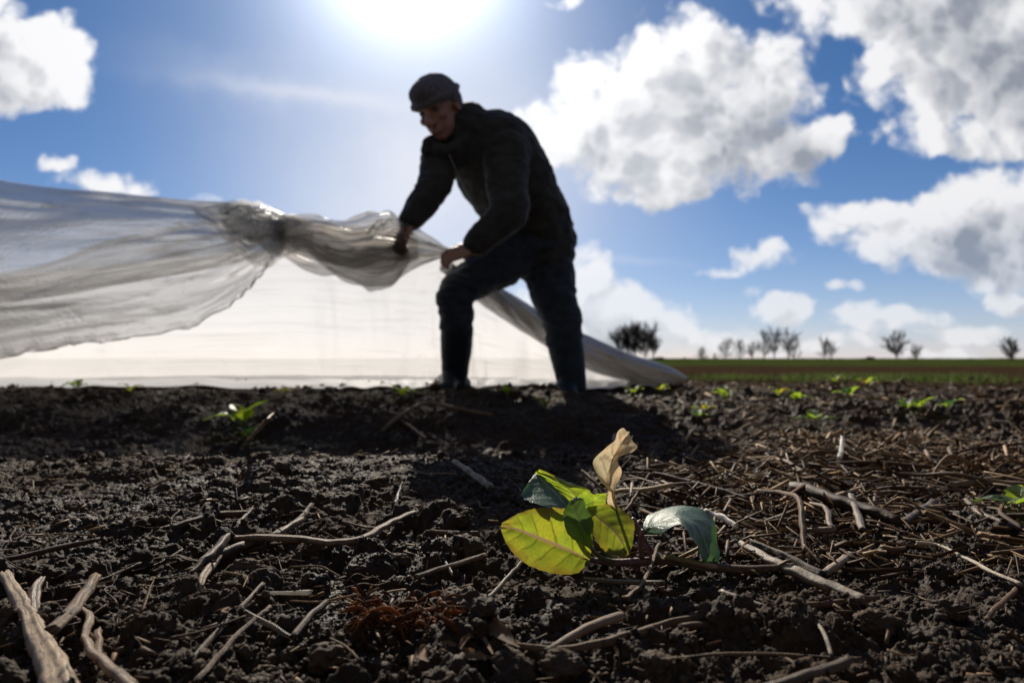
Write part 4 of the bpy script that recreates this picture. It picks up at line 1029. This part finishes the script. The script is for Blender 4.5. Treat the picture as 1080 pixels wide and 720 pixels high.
def seedling(seed, nl, mats):
    rs = np.random.default_rng(seed)
    root = empty('seedling', (0, 0, 0), 'x', 'seedling', 'cabbage seedlings on the soil rows')
    V, f = tube([(0, 0, -0.02), (0.002, 0, 0.02), (0, 0.002, 0.035)], [0.004, 0.0035, 0.003], n=7, rings=8); obj('stem', V, f, M_GSTEM, root)
    for i in range(nl):
        a = i / nl * 6.28 + rs.uniform(-.5, .5); el = rs.uniform(0.35, 1.1)
        d = np.array([math.cos(a) * math.cos(el), math.sin(a) * math.cos(el), math.sin(el)]); b = np.array([0, 0, rs.uniform(0.012, 0.035)])
        V, f = tube([b, b + d * 0.022], [0.0024, 0.002], n=6, rings=5); st = obj('leaf_stalk', V, f, M_GSTEM, root)
        local_leaf(b + d * 0.020, d, (0, 0, 1), rs.uniform(0.05, 0.075), rs.uniform(0.017, 0.026), mats[i % len(mats)], root, i + seed, rs.uniform(0.1, 0.6))
    return root
S = [seedling(1, 5, [M_LEAF_SEED, M_LEAF_BRIGHT, M_LEAF_SEED]), seedling(2, 4, [M_LEAF_SEED, M_LEAF_DARK]), seedling(3, 5, [M_LEAF_BRIGHT, M_LEAF_YEL, M_LEAF_SEED]), seedling(4, 4, [M_LEAF_BLUE, M_LEAF_SEED])]
used = [False] * 4
SD = [(255, 462, 1.05, 0, 'tall bright seedling on the left bank face with two pale dead stalks beside it'),
      (262, 470, .55, 3, 'dark low seedling in front of the tall bright one on the left bank'),
      (80, 413, 1.0, 1, 'spreading seedling silhouetted on the left bank top against white film'),
      (138, 416, .7, 2, 'flat yellowish seedling right of the silhouetted one on the left bank top'),
      (424, 424, .95, 0, 'upright seedling in front of the person, left of the forward boot'),
      (300, 418, .6, 2, 'tiny yellow-green seedling on the bank top below the draped film'),
      (535, 420, .75, 0, "seedling on the bank between the person's two boots"),
      (576, 433, .8, 2, 'dim seedling below and left of the rear boot'),
      (668, 420, .8, 0, 'seedling just below the tail end of the rolled film'),
      (697, 416, .8, 2, 'yellow-green seedling right of the tail end of the rolled film'),
      (744, 438, .7, 2, 'seedling with a yellow leaf right of the rear boot on the dark row'),
      (765, 426, 1.0, 0, 'bright green seedling behind the yellow-leaved one'),
      (735, 445, .6, 3, 'dull bluish seedling left of the yellow-leaved one'),
      (822, 420, .9, 2, 'pale yellow seedling among the middle rows at right'),
      (840, 428, .9, 0, 'green seedling in front of the pale yellow one at right'),
      (860, 452, 1.0, 1, 'two-tone green seedling nearest in the right-hand rows'),
      (895, 425, .9, 3, 'blue-grey seedling right of the middle rows'),
      (955, 438, .8, 3, 'dull seedling left of the bright one in the far right rows'),
      (970, 438, .9, 0, 'bright green seedling in the far right rows'),
      (1000, 438, .8, 3, 'small grey-green seedling right of the bright one in the far right rows'),
      (1075, 552, .62, 1, 'dark green seedling cut by the right edge above the straw'),
      (880, 408, 1.0, 0, 'far seedling beside the weed strip, left one'), (915, 410, 1.0, 2, 'far seedling beside the weed strip, yellower than the left one')]
for i, (px, py, sc, kd, lab) in enumerate(SD):
    p = G(px, py); sc = sc * (0.78 if i > 1 else 1.25) * (1.0 if p[1] < 3.2 else 1.0 + 0.18 * (p[1] - 3.2)); rz = (i * 2.4) % 6.28
    if not used[kd]:
        used[kd] = True; r = S[kd]; r.location = [float(v) for v in p]; r.rotation_euler = (0, 0, rz); r.scale = (sc,) * 3; r['label'] = lab
    else: copy_thing(S[kd], p, rz, sc, lab)
stalk('dead_stalk', [(258, 468), (275, 450), (289, 435)], [2.0, 1.8, 1.2], M_TWIG, 'pale dead stalk leaning right beside the tall bright seedling', ST, lifts=[0, .04, .06])
stalk('dead_stalk', [(266, 465), (258, 455), (250, 452)], [2.0, 1.8, 1.2], M_TWIG, 'short pale dead stalk leaning left beside the tall bright seedling', ST, lifts=[0, .02, .03])
stalk('root_loop', [(402, 455), (425, 436), (450, 425), (480, 430), (520, 438)], [2, 2.2, 2.2, 2, 2], M_TWIG, 'long root looping over the bank below the forward boot', 'root', lifts=[0, .01, .02, .01, 0])
stalk('thin_twig', [(418, 440), (452, 465)], [2, 2], M_TWIG, 'thin twig crossing the looping root on the bank', TW)

KM[0] = 1.12
# ------------------------------------------------------------------ the person
def person():
    foot = np.array([*W(560, 400, 2.95)[:2], 0.08])
    root = empty('person', foot, 'person in dark jacket and rubber boots bending to haul the plastic film', 'person')
    Pp = lambda x, y, d: W(x, y, d)
    pel = Pp(566, 252, 2.98); belly = Pp(550, 218, 2.90); chest = Pp(528, 178, 2.80); upper = Pp(512, 150, 2.74); neck0 = Pp(497, 132, 2.70); neck1 = Pp(477, 128, 2.65)
    rsh = Pp(466, 167, 2.70); rel = Pp(456, 199, 2.62); rwr = Pp(432, 233, 2.60)
    lsh = Pp(535, 163, 2.68); lel = Pp(536, 224, 2.60); lwr = Pp(499, 262, 2.60)
    rh = Pp(540, 268, 2.92); rk = Pp(481, 309, 2.76); ra = Pp(480, 396, 2.92)
    lh = Pp(576, 268, 3.00); lk = Pp(592, 334, 2.92); la = Pp(603, 404, 2.88)
    # head frame
    U = np.array([-0.085, -0.085, 0.20]); U /= np.linalg.norm(U)
    Fw = np.array([-0.40, -0.85, -0.40]); Fw -= U * Fw.dot(U); Fw /= np.linalg.norm(Fw); Sd = np.cross(U, Fw); Sd /= np.linalg.norm(Sd)
    hc = Pp(461.5, 113, 2.60)
    hp = lambda s, f, u: hc + Sd * s + Fw * f + U * u
    ax = np.array([Sd, Fw, U])
    b = MB()
    b.ell(hp(0, -0.008, 0.028), (0.076, 0.095, 0.092), ax); b.ell(hp(0, 0.022, -0.045), (0.058, 0.066, 0.072), ax); b.ell(hp(0, 0.050, -0.098), (0.028, 0.026, 0.022), ax)
    b.tube([hp(0, 0.088, 0.005), hp(0, 0.104, -0.026), hp(0, 0.112, -0.042)], [0.010, 0.013, 0.016], n=10, rings=8); b.ell(hp(0.011, 0.098, -0.044), (0.010, 0.010, 0.008), ax); b.ell(hp(-0.011, 0.098, -0.044), (0.010, 0.010, 0.008), ax)
    b.tube([hp(-0.045, 0.074, 0.016), hp(0, 0.092, 0.014), hp(0.045, 0.074, 0.016)], [0.010, 0.011, 0.010], n=8, rings=8)
    for s in (-1, 1):
        b.ell(hp(s * 0.040, 0.062, -0.030), (0.020, 0.020, 0.018), ax); b.ell(hp(s * 0.078, -0.012, -0.012), (0.010, 0.022, 0.034), ax)
    b.tube([hp(-0.024, 0.083, -0.071), hp(0, 0.092, -0.069), hp(0.024, 0.083, -0.071)], [0.004, 0.007, 0.004], n=8, rings=8); b.tube([hp(-0.02, 0.083, -0.081), hp(0, 0.090, -0.082), hp(0.02, 0.083, -0.081)], [0.004, 0.008, 0.004], n=8, rings=8)
    b.tube([hp(0, -0.02, -0.03), neck1, neck0, upper], [0.058, 0.060, 0.066, 0.09], n=16, rings=14)
    ts = (rsh - lsh); ts /= np.linalg.norm(ts)
    b.tube([pel, belly, chest, upper], [(0.15, 0.11), (0.14, 0.10), (0.155, 0.11), (0.13, 0.09)], n=20, rings=16, side=ts)
    for sh, el, wr in ((rsh, rel, rwr), (lsh, lel, lwr)):
        b.tube([upper, sh], [0.07, 0.055], n=12, rings=8); b.tube([sh, (sh + el) / 2, el, (el + wr) / 2, wr], [0.052, 0.048, 0.040, 0.038, 0.027], n=12, rings=18)
    for hi, kn, an in ((rh, rk, ra), (lh, lk, la)):
        b.tube([pel, hi, (hi + kn) / 2, kn, (kn * .6 + an * .4), an], [0.09, 0.088, 0.074, 0.054, 0.052, 0.036], n=14, rings=24)
        toe = np.array([-0.06, -0.12, -0.035]); b.tube([an, an + (0, 0, -0.03) , an + toe], [0.036, 0.036, 0.026], n=10, rings=8)
    # hands: palm, four curled fingers, thumb from the palm's side
    def hand(wr, dirv, palm_n):
        d = dirv / np.linalg.norm(dirv); pn = palm_n - d * palm_n.dot(d); pn /= np.linalg.norm(pn); sd_ = np.cross(d, pn)
        b.tube([wr, wr + d * 0.04, wr + d * 0.085], [(0.026, 0.019), (0.038, 0.016), (0.040, 0.014)], n=12, rings=10, side=sd_)
        for i, (o, L) in enumerate(((-0.030, 0.062), (-0.010, 0.072), (0.010, 0.068), (0.029, 0.054))):
            a = wr + d * 0.08 + sd_ * o
            p1 = a + d * L * 0.45 + pn * L * 0.10; p2 = p1 + d * L * 0.22 + pn * L * 0.30; p3 = p2 - d * L * 0.06 + pn * L * 0.28
            b.tube([a - d * 0.02, a, p1, p2, p3], [0.009, 0.0095, 0.0088, 0.008, 0.0068], n=8, rings=14)
        a = wr + d * 0.035 - sd_ * 0.03
        b.tube([a, a - sd_ * 0.022 + d * 0.02 + pn * 0.012, a - sd_ * 0.026 + d * 0.042 + pn * 0.03, a - sd_ * 0.016 + d * 0.052 + pn * 0.05], [0.013, 0.011, 0.0098, 0.008], n=8, rings=10)
    hand(rwr, np.array([-0.35, -0.25, -0.85]), np.array([0.5, 0.7, -0.3]))
    hand(lwr, np.array([-0.92, -0.15, -0.30]), np.array([0.1, 0.75, -0.65]))
    V, f = remeshed(b, 0.005, 3)
    obj('body', V, f, M_SKIN, root)
    for s in (-1, 1):
        e = MB().ell(hp(s * 0.031, 0.076, -0.002), (0.012, 0.010, 0.007), ax); e.build('eye', M_EYE, root)
    # knitted cap with turned-up band and ear flaps
    c = MB(); c.ell(hp(0, -0.010, 0.046), (0.088, 0.106, 0.078), ax); c.ell(hp(0.0, 0.035, 0.062), (0.070, 0.078, 0.052), ax)
    c.tube([hp(0.086 * math.cos(t), -0.012 + 0.106 * math.sin(t), 0.036 - 0.012 * math.sin(t)) for t in np.linspace(0, 6.283, 17)], [0.015] * 17, n=8, rings=50)
    for s in (-1, 1): c.ell(hp(s * 0.079, -0.026, 0.004), (0.012, 0.036, 0.044), ax)
    c.ell(hp(0, -0.062, -0.010), (0.066, 0.044, 0.055), ax)
    # cut away the front of the dome below the brow so the face shows
    wrk = lambda co: 0.0022 * fbm(co[:, 0] * 45, co[:, 1] * 45, 5, 3, co[:, 2] * 45)
    V, f = remeshed(c, 0.005, 3, wrk); obj('cap', V, f, M_CAP, root)
    # jacket
    wj = lambda co: 0.011 * fbm(co[:, 0] * 9, co[:, 1] * 9, 11, 3, co[:, 2] * 16) + 0.007 * (1 - 2 * np.abs(fbm(co[:, 0] * 15, co[:, 1] * 15, 13, 2, co[:, 2] * 24)))
    j = MB()
    hem = Pp(571, 266, 2.985)
    j.tube([hem, pel, belly, chest, upper, neck0 + (0.0, 0, -0.005)], [(0.155, 0.125), (0.172, 0.130), (0.176, 0.135), (0.190, 0.140), (0.165, 0.115), (0.085, 0.075)], n=28, rings=30, side=ts)
    j.ell(Pp(539, 173, 2.86), (0.12, 0.12, 0.135)); j.ell(Pp(556, 202, 2.92), (0.118, 0.11, 0.13))
    j.tube([neck0, neck1 + (0.0, 0.01, -0.01)], [(0.088, 0.08), (0.078, 0.074)], n=16, rings=8)
    for sh, el, wr, q in ((rsh, rel, rwr, 1), (lsh, lel, lwr, 0)):
        j.tube([upper, sh], [0.10, 0.080], n=14, rings=8)
        m1 = (el + wr) / 2; e2 = wr * 0.88 + el * 0.12
        j.tube([sh, (sh + el) / 2, el, m1, e2], [0.082, 0.068, 0.062, 0.054, 0.046] if q else [0.092, 0.080, 0.072, 0.062, 0.048], n=16, rings=24)
    # collar and lapel flap hanging below the chin
    j.tube([Pp(452, 150, 2.62), Pp(449, 160, 2.61), Pp(452, 166, 2.63)], [0.018, 0.022, 0.014], n=10, rings=8)
    j.tube([Pp(456, 148, 2.62), Pp(464, 158, 2.60), Pp(478, 158, 2.61), Pp(490, 146, 2.63)], [0.020, 0.026, 0.026, 0.020], n=10, rings=12)
    V, f = remeshed(j, 0.0075, 3, wj); jk = obj('jacket', V, f, M_JACKET, root)
    zp = MB(); zp.tube([Pp(474, 164, 2.585), Pp(486, 190, 2.63), Pp(503, 222, 2.72)], [0.003] * 3, n=6, rings=14); zp.build('zip', M_BTN, jk)
    # trousers
    wt = lambda co: 0.012 * fbm(co[:, 0] * 9, co[:, 1] * 9, 21, 3, co[:, 2] * 17) + 0.008 * (1 - 2 * np.abs(fbm(co[:, 0] * 11, co[:, 1] * 11, 23, 2, co[:, 2] * 30)))
    t = MB()
    t.tube([Pp(566, 244, 2.97), Pp(562, 262, 2.975)], [(0.145, 0.12), (0.155, 0.125)], n=24, rings=8, side=(1, 0, 0))
    t.tube([Pp(556, 256, 2.95), rh, Pp(512, 286, 2.84), rk, Pp(481, 330, 2.78), Pp(482, 356, 2.83)], [0.118, 0.112, 0.096, 0.072, 0.069, 0.060], n=18, rings=30)
    t.tube([Pp(573, 252, 2.99), lh, Pp(581, 298, 2.96), lk, Pp(594, 352, 2.91), Pp(596, 366, 2.90)], [0.105, 0.112, 0.102, 0.082, 0.078, 0.066], n=18, rings=30)
    V, f = remeshed(t, 0.0075, 3, wt); obj('trousers', V, f, M_TROUSER, root)
    for kn, an, gx, w0 in ((Pp(482, 348, 2.81), ra, 405, 1.0), (Pp(595, 356, 2.91), la, 417, 1.12)):
        bt = MB(); gz = float(terr_k(an[0], an[1])); sole = np.array([an[0], an[1], min(an[2] - 0.03, gz + 0.03)])
        bt.tube([kn, kn * .6 + an * .4, an, sole], [0.068 * w0, 0.066 * w0, 0.056 * w0, 0.054 * w0], n=18, rings=20)
        toe = sole + np.array([-0.030, -0.15, -0.012])
        bt.tube([sole + (0.025, 0.04, 0), sole + (-0.03, -0.05, 0.008), toe], [(0.046, 0.036), (0.052, 0.040), (0.046, 0.030)], n=16, rings=14, side=(0.97, -0.2, 0))
        wb = lambda co: 0.003 * fbm(co[:, 0] * 12, co[:, 1] * 12, 41, 2, co[:, 2] * 20)
        V, f = remeshed(bt, 0.006, 3, wb); bo = obj('boot', V, f, M_BOOT, root)
        s = MB(); s.tube([sole + (0.03, 0.045, -0.028), sole + (-0.03, -0.05, -0.026), toe + (0, 0, -0.022)], [(0.052, 0.010), (0.056, 0.010), (0.048, 0.010)], n=16, rings=14, side=(0.97, -0.2, 0)); s.build('sole', M_BOOT, bo)
person()

# ------------------------------------------------------------------ the plastic film
FR = empty('plastic_film', np.array([-0.9, 3.2, 0.09]), 'translucent white plastic crop film billowing and gathered in the hands of the person', 'plastic film')
def grid(name, P, m, uvs=(1, 1), parent=FR):
    nu, nv = P.shape[:2]
    i = np.arange(nu * nv).reshape(nu, nv); Fc = np.stack([i[:-1, :-1], i[:-1, 1:], i[1:, 1:], i[1:, :-1]], -1).reshape(-1, 4)
    U, V = np.meshgrid(np.linspace(0, uvs[0], nu), np.linspace(0, uvs[1], nv), indexing='ij')
    return obj(name, P.reshape(-1, 3), Fc, m, parent, uv=np.stack([U, V], -1).reshape(-1, 2))
def lerp_curve(pts, n): return catmull([W(*p) for p in pts], n)
def billow():
    nu, nv = 220, 150
    # edge curves, left to right, converging on the gather
    lower = lerp_curve([(-420,430,2.55),(-200,405,2.58),(0,379,2.62),(110,360,2.64),(200,340,2.66),(262,304,2.68),(292,268,2.70),(303,246,2.71)], nu)
    front = lerp_curve([(-420,250,2.35),(-200,262,2.38),(0,268,2.42),(110,262,2.48),(200,258,2.56),(262,254,2.63),(290,248,2.68),(303,242,2.71)], nu)
    topc  = lerp_curve([(-420,110,2.60),(-200,150,2.62),(0,187,2.66),(110,202,2.66),(190,214,2.67),(240,217,2.68),(280,222,2.69),(304,232,2.71)], nu)
    backm = lerp_curve([(-420,260,2.95),(-200,262,2.92),(0,262,2.90),(110,252,2.86),(200,242,2.80),(262,238,2.75),(290,238,2.72),(304,238,2.715)], nu)
    fold  = lerp_curve([(-420,360,2.90),(-200,335,2.88),(0,316,2.84),(110,300,2.81),(200,286,2.77),(262,266,2.73),(290,252,2.71),(304,242,2.71)], nu)
    up2   = lerp_curve([(-420,300,2.80),(-200,300,2.80),(0,284,2.78),(110,254,2.76),(200,236,2.73),(262,230,2.71),(290,234,2.70),(304,236,2.71)], nu)
    rows = []
    for i in range(nu):
        rows.append(catmull([lower[i], front[i], topc[i], backm[i], fold[i], up2[i]], nv))
    P = np.array(rows)
    U, V = np.meshgrid(np.linspace(0, 1, nu), np.linspace(0, 1, nv), indexing='ij')
    cv = sstep(0.45, 1, U)                         # tighter pleats towards the gather
    amp = 0.010 + 0.020 * cv * (1 - 0.6 * sstep(0.93, 1, U))
    dz = amp * (vnoise(U * 5, V * 26, 5) + 0.6 * vnoise(U * 9, V * 55, 6) * cv) + 0.018 * vnoise(U * 3.5, V * 5, 7)
    dy = 1.4 * amp * vnoise(U * 5 + 9, V * 26, 8) + 0.9 * amp * (1 - 2 * np.abs(vnoise(U * 7, V * 48, 12)))
    P[..., 2] += dz * 0.7; P[..., 1] += dy
    # crumpled scalloped free hem
    hemw = np.exp(-V * 40); P[..., 2] += hemw * 0.012 * vnoise(U * 60, V * 0, 15); 
    grid('raised_billow', P, M_FILM_BILLOW, (1.6, 1.0))
    # thickened hem cord along the free edge
    mb = MB(); e = P[:, 0][::4]; mb.tube(e, [0.0028] * len(e), n=6, rings=nu, wob=0.0)
    V2, f = mb.data(); V2 = V2 + 0.004 * np.stack([vnoise(V2[:, 0] * 60, V2[:, 2] * 60, 3), vnoise(V2[:, 0] * 60, V2[:, 2] * 60, 4), vnoise(V2[:, 0] * 60, V2[:, 2] * 60, 5)], -1)
    obj('film_hem', V2, f, M_FILM_BUNDLE, FR, uv=np.stack([V2[:, 0], V2[:, 2] * 3], -1))
billow()
def crumple_tube(name, pts, rad, m, seed, amp=0.3, n=90, rings=200, freq=1.0, around=1.3, twist=2.0):
    C = lerp_curve(pts, rings); rr = catmull(np.array([[r[0], r[1], 0] for r in rad]), rings)
    T = np.gradient(C, axis=0); T /= np.linalg.norm(T, axis=1)[:, None]
    P = np.zeros((rings, n, 3)); th = np.linspace(0, 2 * math.pi, n)
    for i in range(rings):
        s = np.array([0, 1.0, 0]); s = s - T[i] * s.dot(T[i]); s /= np.linalg.norm(s); u = np.cross(s, T[i])
        P[i] = C[i] + (np.cos(th)[:, None] * s * rr[i, 0] + np.sin(th)[:, None] * u * rr[i, 1])
    ln = np.linspace(0, 1, rings)[:, None] * np.ones((1, n)); tt = th[None] + twist * ln
    cx_, cy_ = np.cos(tt) * 1.1, np.sin(tt) * 1.1
    q = ln * 7 * freq + seed
    d = amp * (1 - 2.6 * np.abs(fbm(cx_ * around + q, cy_ * around + q * 0.3, seed, 2))) + amp * 0.16 * (1 - 2.6 * np.abs(fbm(cx_ * 3.0 + q * 1.3, cy_ * 3.0, seed + 3, 2)))
    P = C[:, None] + (P - C[:, None]) * (1 + d)[..., None]
    P[:, -1] = P[:, 0]
    return grid(name, P, m, (3.0, 1.0))
# gather at the end of the billow, and the loose pleated bundle drawn up to the hands
def pleats(name, top, bot, m, seed, n=7, amp=0.035, nu=150, nv=90, bow=0.0, crump=0.0):
    A = lerp_curve(top, nu); B = lerp_curve(bot, nu)
    U, V = np.meshgrid(np.linspace(0, 1, nu), np.linspace(0, 1, nv), indexing='ij')
    P = A[:, None] * (1 - V[..., None]) + B[:, None] * V[..., None]
    env = np.sin(math.pi * np.clip(U, 0.0, 1)) ** 0.6 * 0.8 + 0.2
    ph = V * n + 0.9 * vnoise(U * 2.2, V * 1.5, seed) + 0.5 * U
    f = vnoise(ph, U * 1.6, seed + 1) + 0.45 * (1 - 2 * np.abs(vnoise(ph * 1.9, U * 2.4, seed + 2))) + 0.3 * vnoise(ph * 3.5, U * 3, seed + 3)
    P[..., 1] += amp * env * f - bow * np.sin(math.pi * V) * env
    P[..., 2] += amp * env * 0.55 * vnoise(ph * 0.8 + 7, U * 3.5, seed + 4)
    if crump: 
        P[..., 1] += crump * (1 - 2 * np.abs(fbm(U * 9, V * 5, seed + 5, 3))); P[..., 2] += crump * 0.9 * fbm(U * 10, V * 3, seed + 6, 3)
    ed = np.exp(-np.minimum(V, 1 - V) * 25); P[..., 2] += ed * 0.012 * env * vnoise(U * 14, V * 2, seed + 8)
    return grid(name, P, m, (1.4, 0.8))
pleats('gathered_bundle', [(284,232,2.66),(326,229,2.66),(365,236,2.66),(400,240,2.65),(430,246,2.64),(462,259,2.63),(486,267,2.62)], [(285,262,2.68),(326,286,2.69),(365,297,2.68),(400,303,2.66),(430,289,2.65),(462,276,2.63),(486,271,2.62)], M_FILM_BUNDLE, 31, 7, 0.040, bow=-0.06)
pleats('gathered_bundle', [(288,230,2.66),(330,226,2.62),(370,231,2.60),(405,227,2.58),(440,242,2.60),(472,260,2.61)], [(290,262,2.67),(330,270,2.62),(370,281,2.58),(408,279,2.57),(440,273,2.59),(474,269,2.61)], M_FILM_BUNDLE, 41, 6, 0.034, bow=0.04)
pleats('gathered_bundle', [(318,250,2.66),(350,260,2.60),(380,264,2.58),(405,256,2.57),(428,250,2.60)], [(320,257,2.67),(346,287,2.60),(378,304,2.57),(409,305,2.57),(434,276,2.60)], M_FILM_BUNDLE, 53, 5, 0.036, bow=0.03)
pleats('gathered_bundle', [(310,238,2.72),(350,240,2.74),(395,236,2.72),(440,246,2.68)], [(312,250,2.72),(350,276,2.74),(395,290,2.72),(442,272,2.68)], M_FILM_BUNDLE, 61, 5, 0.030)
pleats('gathered_bundle', [(388,240,2.57),(402,229,2.55),(418,226,2.55),(436,238,2.57)], [(386,250,2.57),(402,247,2.54),(420,246,2.54),(436,250,2.57)], M_FILM_GATHER, 71, 4, 0.020, crump=0.012)
pleats('gathered_fold', [(196,215,2.66),(236,214,2.64),(262,216,2.63),(290,222,2.64),(318,230,2.68)], [(214,236,2.66),(252,266,2.63),(280,276,2.63),(300,268,2.66),(318,264,2.69)], M_FILM_GATHER, 83, 9, 0.040, crump=0.012)
pleats('gathered_fold', [(228,220,2.63),(248,211,2.60),(272,221,2.60),(300,224,2.62),(332,232,2.66)], [(236,240,2.63),(258,252,2.59),(284,262,2.60),(306,262,2.63),(332,258,2.66)], M_FILM_GATHER, 97, 7, 0.036, crump=0.018)
# curtain hanging from the bundle to the ground, with a skirt lying on the bed
def drape():
    nu, nv = 260, 120
    top = lerp_curve([(-420,300,3.05),(-200,296,3.02),(0,290,3.0),(150,276,2.95),(300,262,2.85),(380,268,2.78),(440,268,2.72),(480,268,2.70),(515,300,2.95),(570,340,3.2),(620,372,3.3),(665,390,3.35),(715,400,3.35)], nu)
    xs = np.linspace(0, 1, nu)
    P = np.zeros((nu, nv, 3))
    for i in range(nu):
        a = top[i]; yb = 3.75 - 0.25 * sstep(0.75, 1, xs[i]); 
        bx = a[0] * yb / a[1] * (0.98)
        gz = float(terr_k(bx, yb)) + 0.012
        fy = 2.98 + 0.05 * math.sin(i * 0.11) + 0.25 * sstep(0.72, 1, xs[i]); fx = bx * fy / yb
        gz2 = float(terr_k(fx, fy)) + 0.010
        b = np.array([bx, yb, gz + 0.02]); c = np.array([fx, fy, gz2])
        m1 = a * 0.55 + b * 0.45 + (0, 0.06, -0.06 * (a[2] - gz))
        P[i] = catmull([a, m1, b, (b + c) / 2 + (0, 0, 0.012), c], nv)
    U, V = np.meshgrid(xs, np.linspace(0, 1, nv), indexing='ij')
    w = np.sin(math.pi * np.clip(V * 1.35, 0, 1)) 
    P[..., 1] += 0.035 * w * vnoise(U * 34, V * 3, 61) + 0.014 * w * (1 - 2 * np.abs(vnoise(U * 60, V * 4, 62)))
    hx, hz = W(480, 270, 2.75)[0], W(480, 270, 2.75)[2]
    ang = np.arctan2(hz - P[..., 2] + 0.02, P[..., 0] - hx); rad_ = np.hypot(hz - P[..., 2], P[..., 0] - hx)
    P[..., 1] += 0.045 * w * np.exp(-rad_ * 1.1) * sstep(0.03, 0.25, rad_) * (1 - 2 * np.abs(vnoise(ang * 3.2 + 3, rad_ * 1.2, 88)))
    P[..., 2] += 0.010 * sstep(0.55, 0.75, V) * (vnoise(U * 50, V * 9, 63) + 0.6)
    # never below the soil
    tz = terr_k(P[..., 0], P[..., 1]) + 0.006
    P[..., 2] = np.maximum(P[..., 2], tz)
    grid('draped_sheet', P[:, :58], M_FILM_DRAPE, (4, 1)); grid('ground_skirt', P[:, 57:], M_FILM_SKIRT, (4, 1))
drape()
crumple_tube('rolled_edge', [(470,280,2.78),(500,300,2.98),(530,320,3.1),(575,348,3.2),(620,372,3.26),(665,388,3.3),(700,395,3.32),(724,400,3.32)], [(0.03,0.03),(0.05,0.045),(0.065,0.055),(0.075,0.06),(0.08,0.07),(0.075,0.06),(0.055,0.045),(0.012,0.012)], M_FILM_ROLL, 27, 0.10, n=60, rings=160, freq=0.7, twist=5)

KM[0] = 1.0
# ------------------------------------------------------------------ camera and render settings
cd = bpy.data.cameras.new('camera'); cam = bpy.data.objects.new('camera', cd); COL.objects.link(cam)
cam.location = (0, 0, CAM_Z); cam.rotation_euler = (R(90) + PITCH, 0, 0)
cd.sensor_width = 36; cd.lens = 24; cd.clip_start = 0.02; cd.clip_end = 5000
cd.dof.use_dof = True; cd.dof.focus_distance = D - 0.01; cd.dof.aperture_fstop = 7.0
SC.camera = cam
SC.view_settings.view_transform = 'Standard'; SC.view_settings.look = 'None'; SC.view_settings.gamma = 1; SC.view_settings.exposure = 0.0
SC.view_settings.use_curve_mapping = False
SC.render.engine = 'CYCLES'
SC.cycles.use_denoising = True
SC.cycles.max_bounces = 8; SC.cycles.transparent_max_bounces = 24; SC.cycles.diffuse_bounces = 3; SC.cycles.sample_clamp_indirect = 6.0
SC.cycles.caustics_reflective = False; SC.cycles.caustics_refractive = False
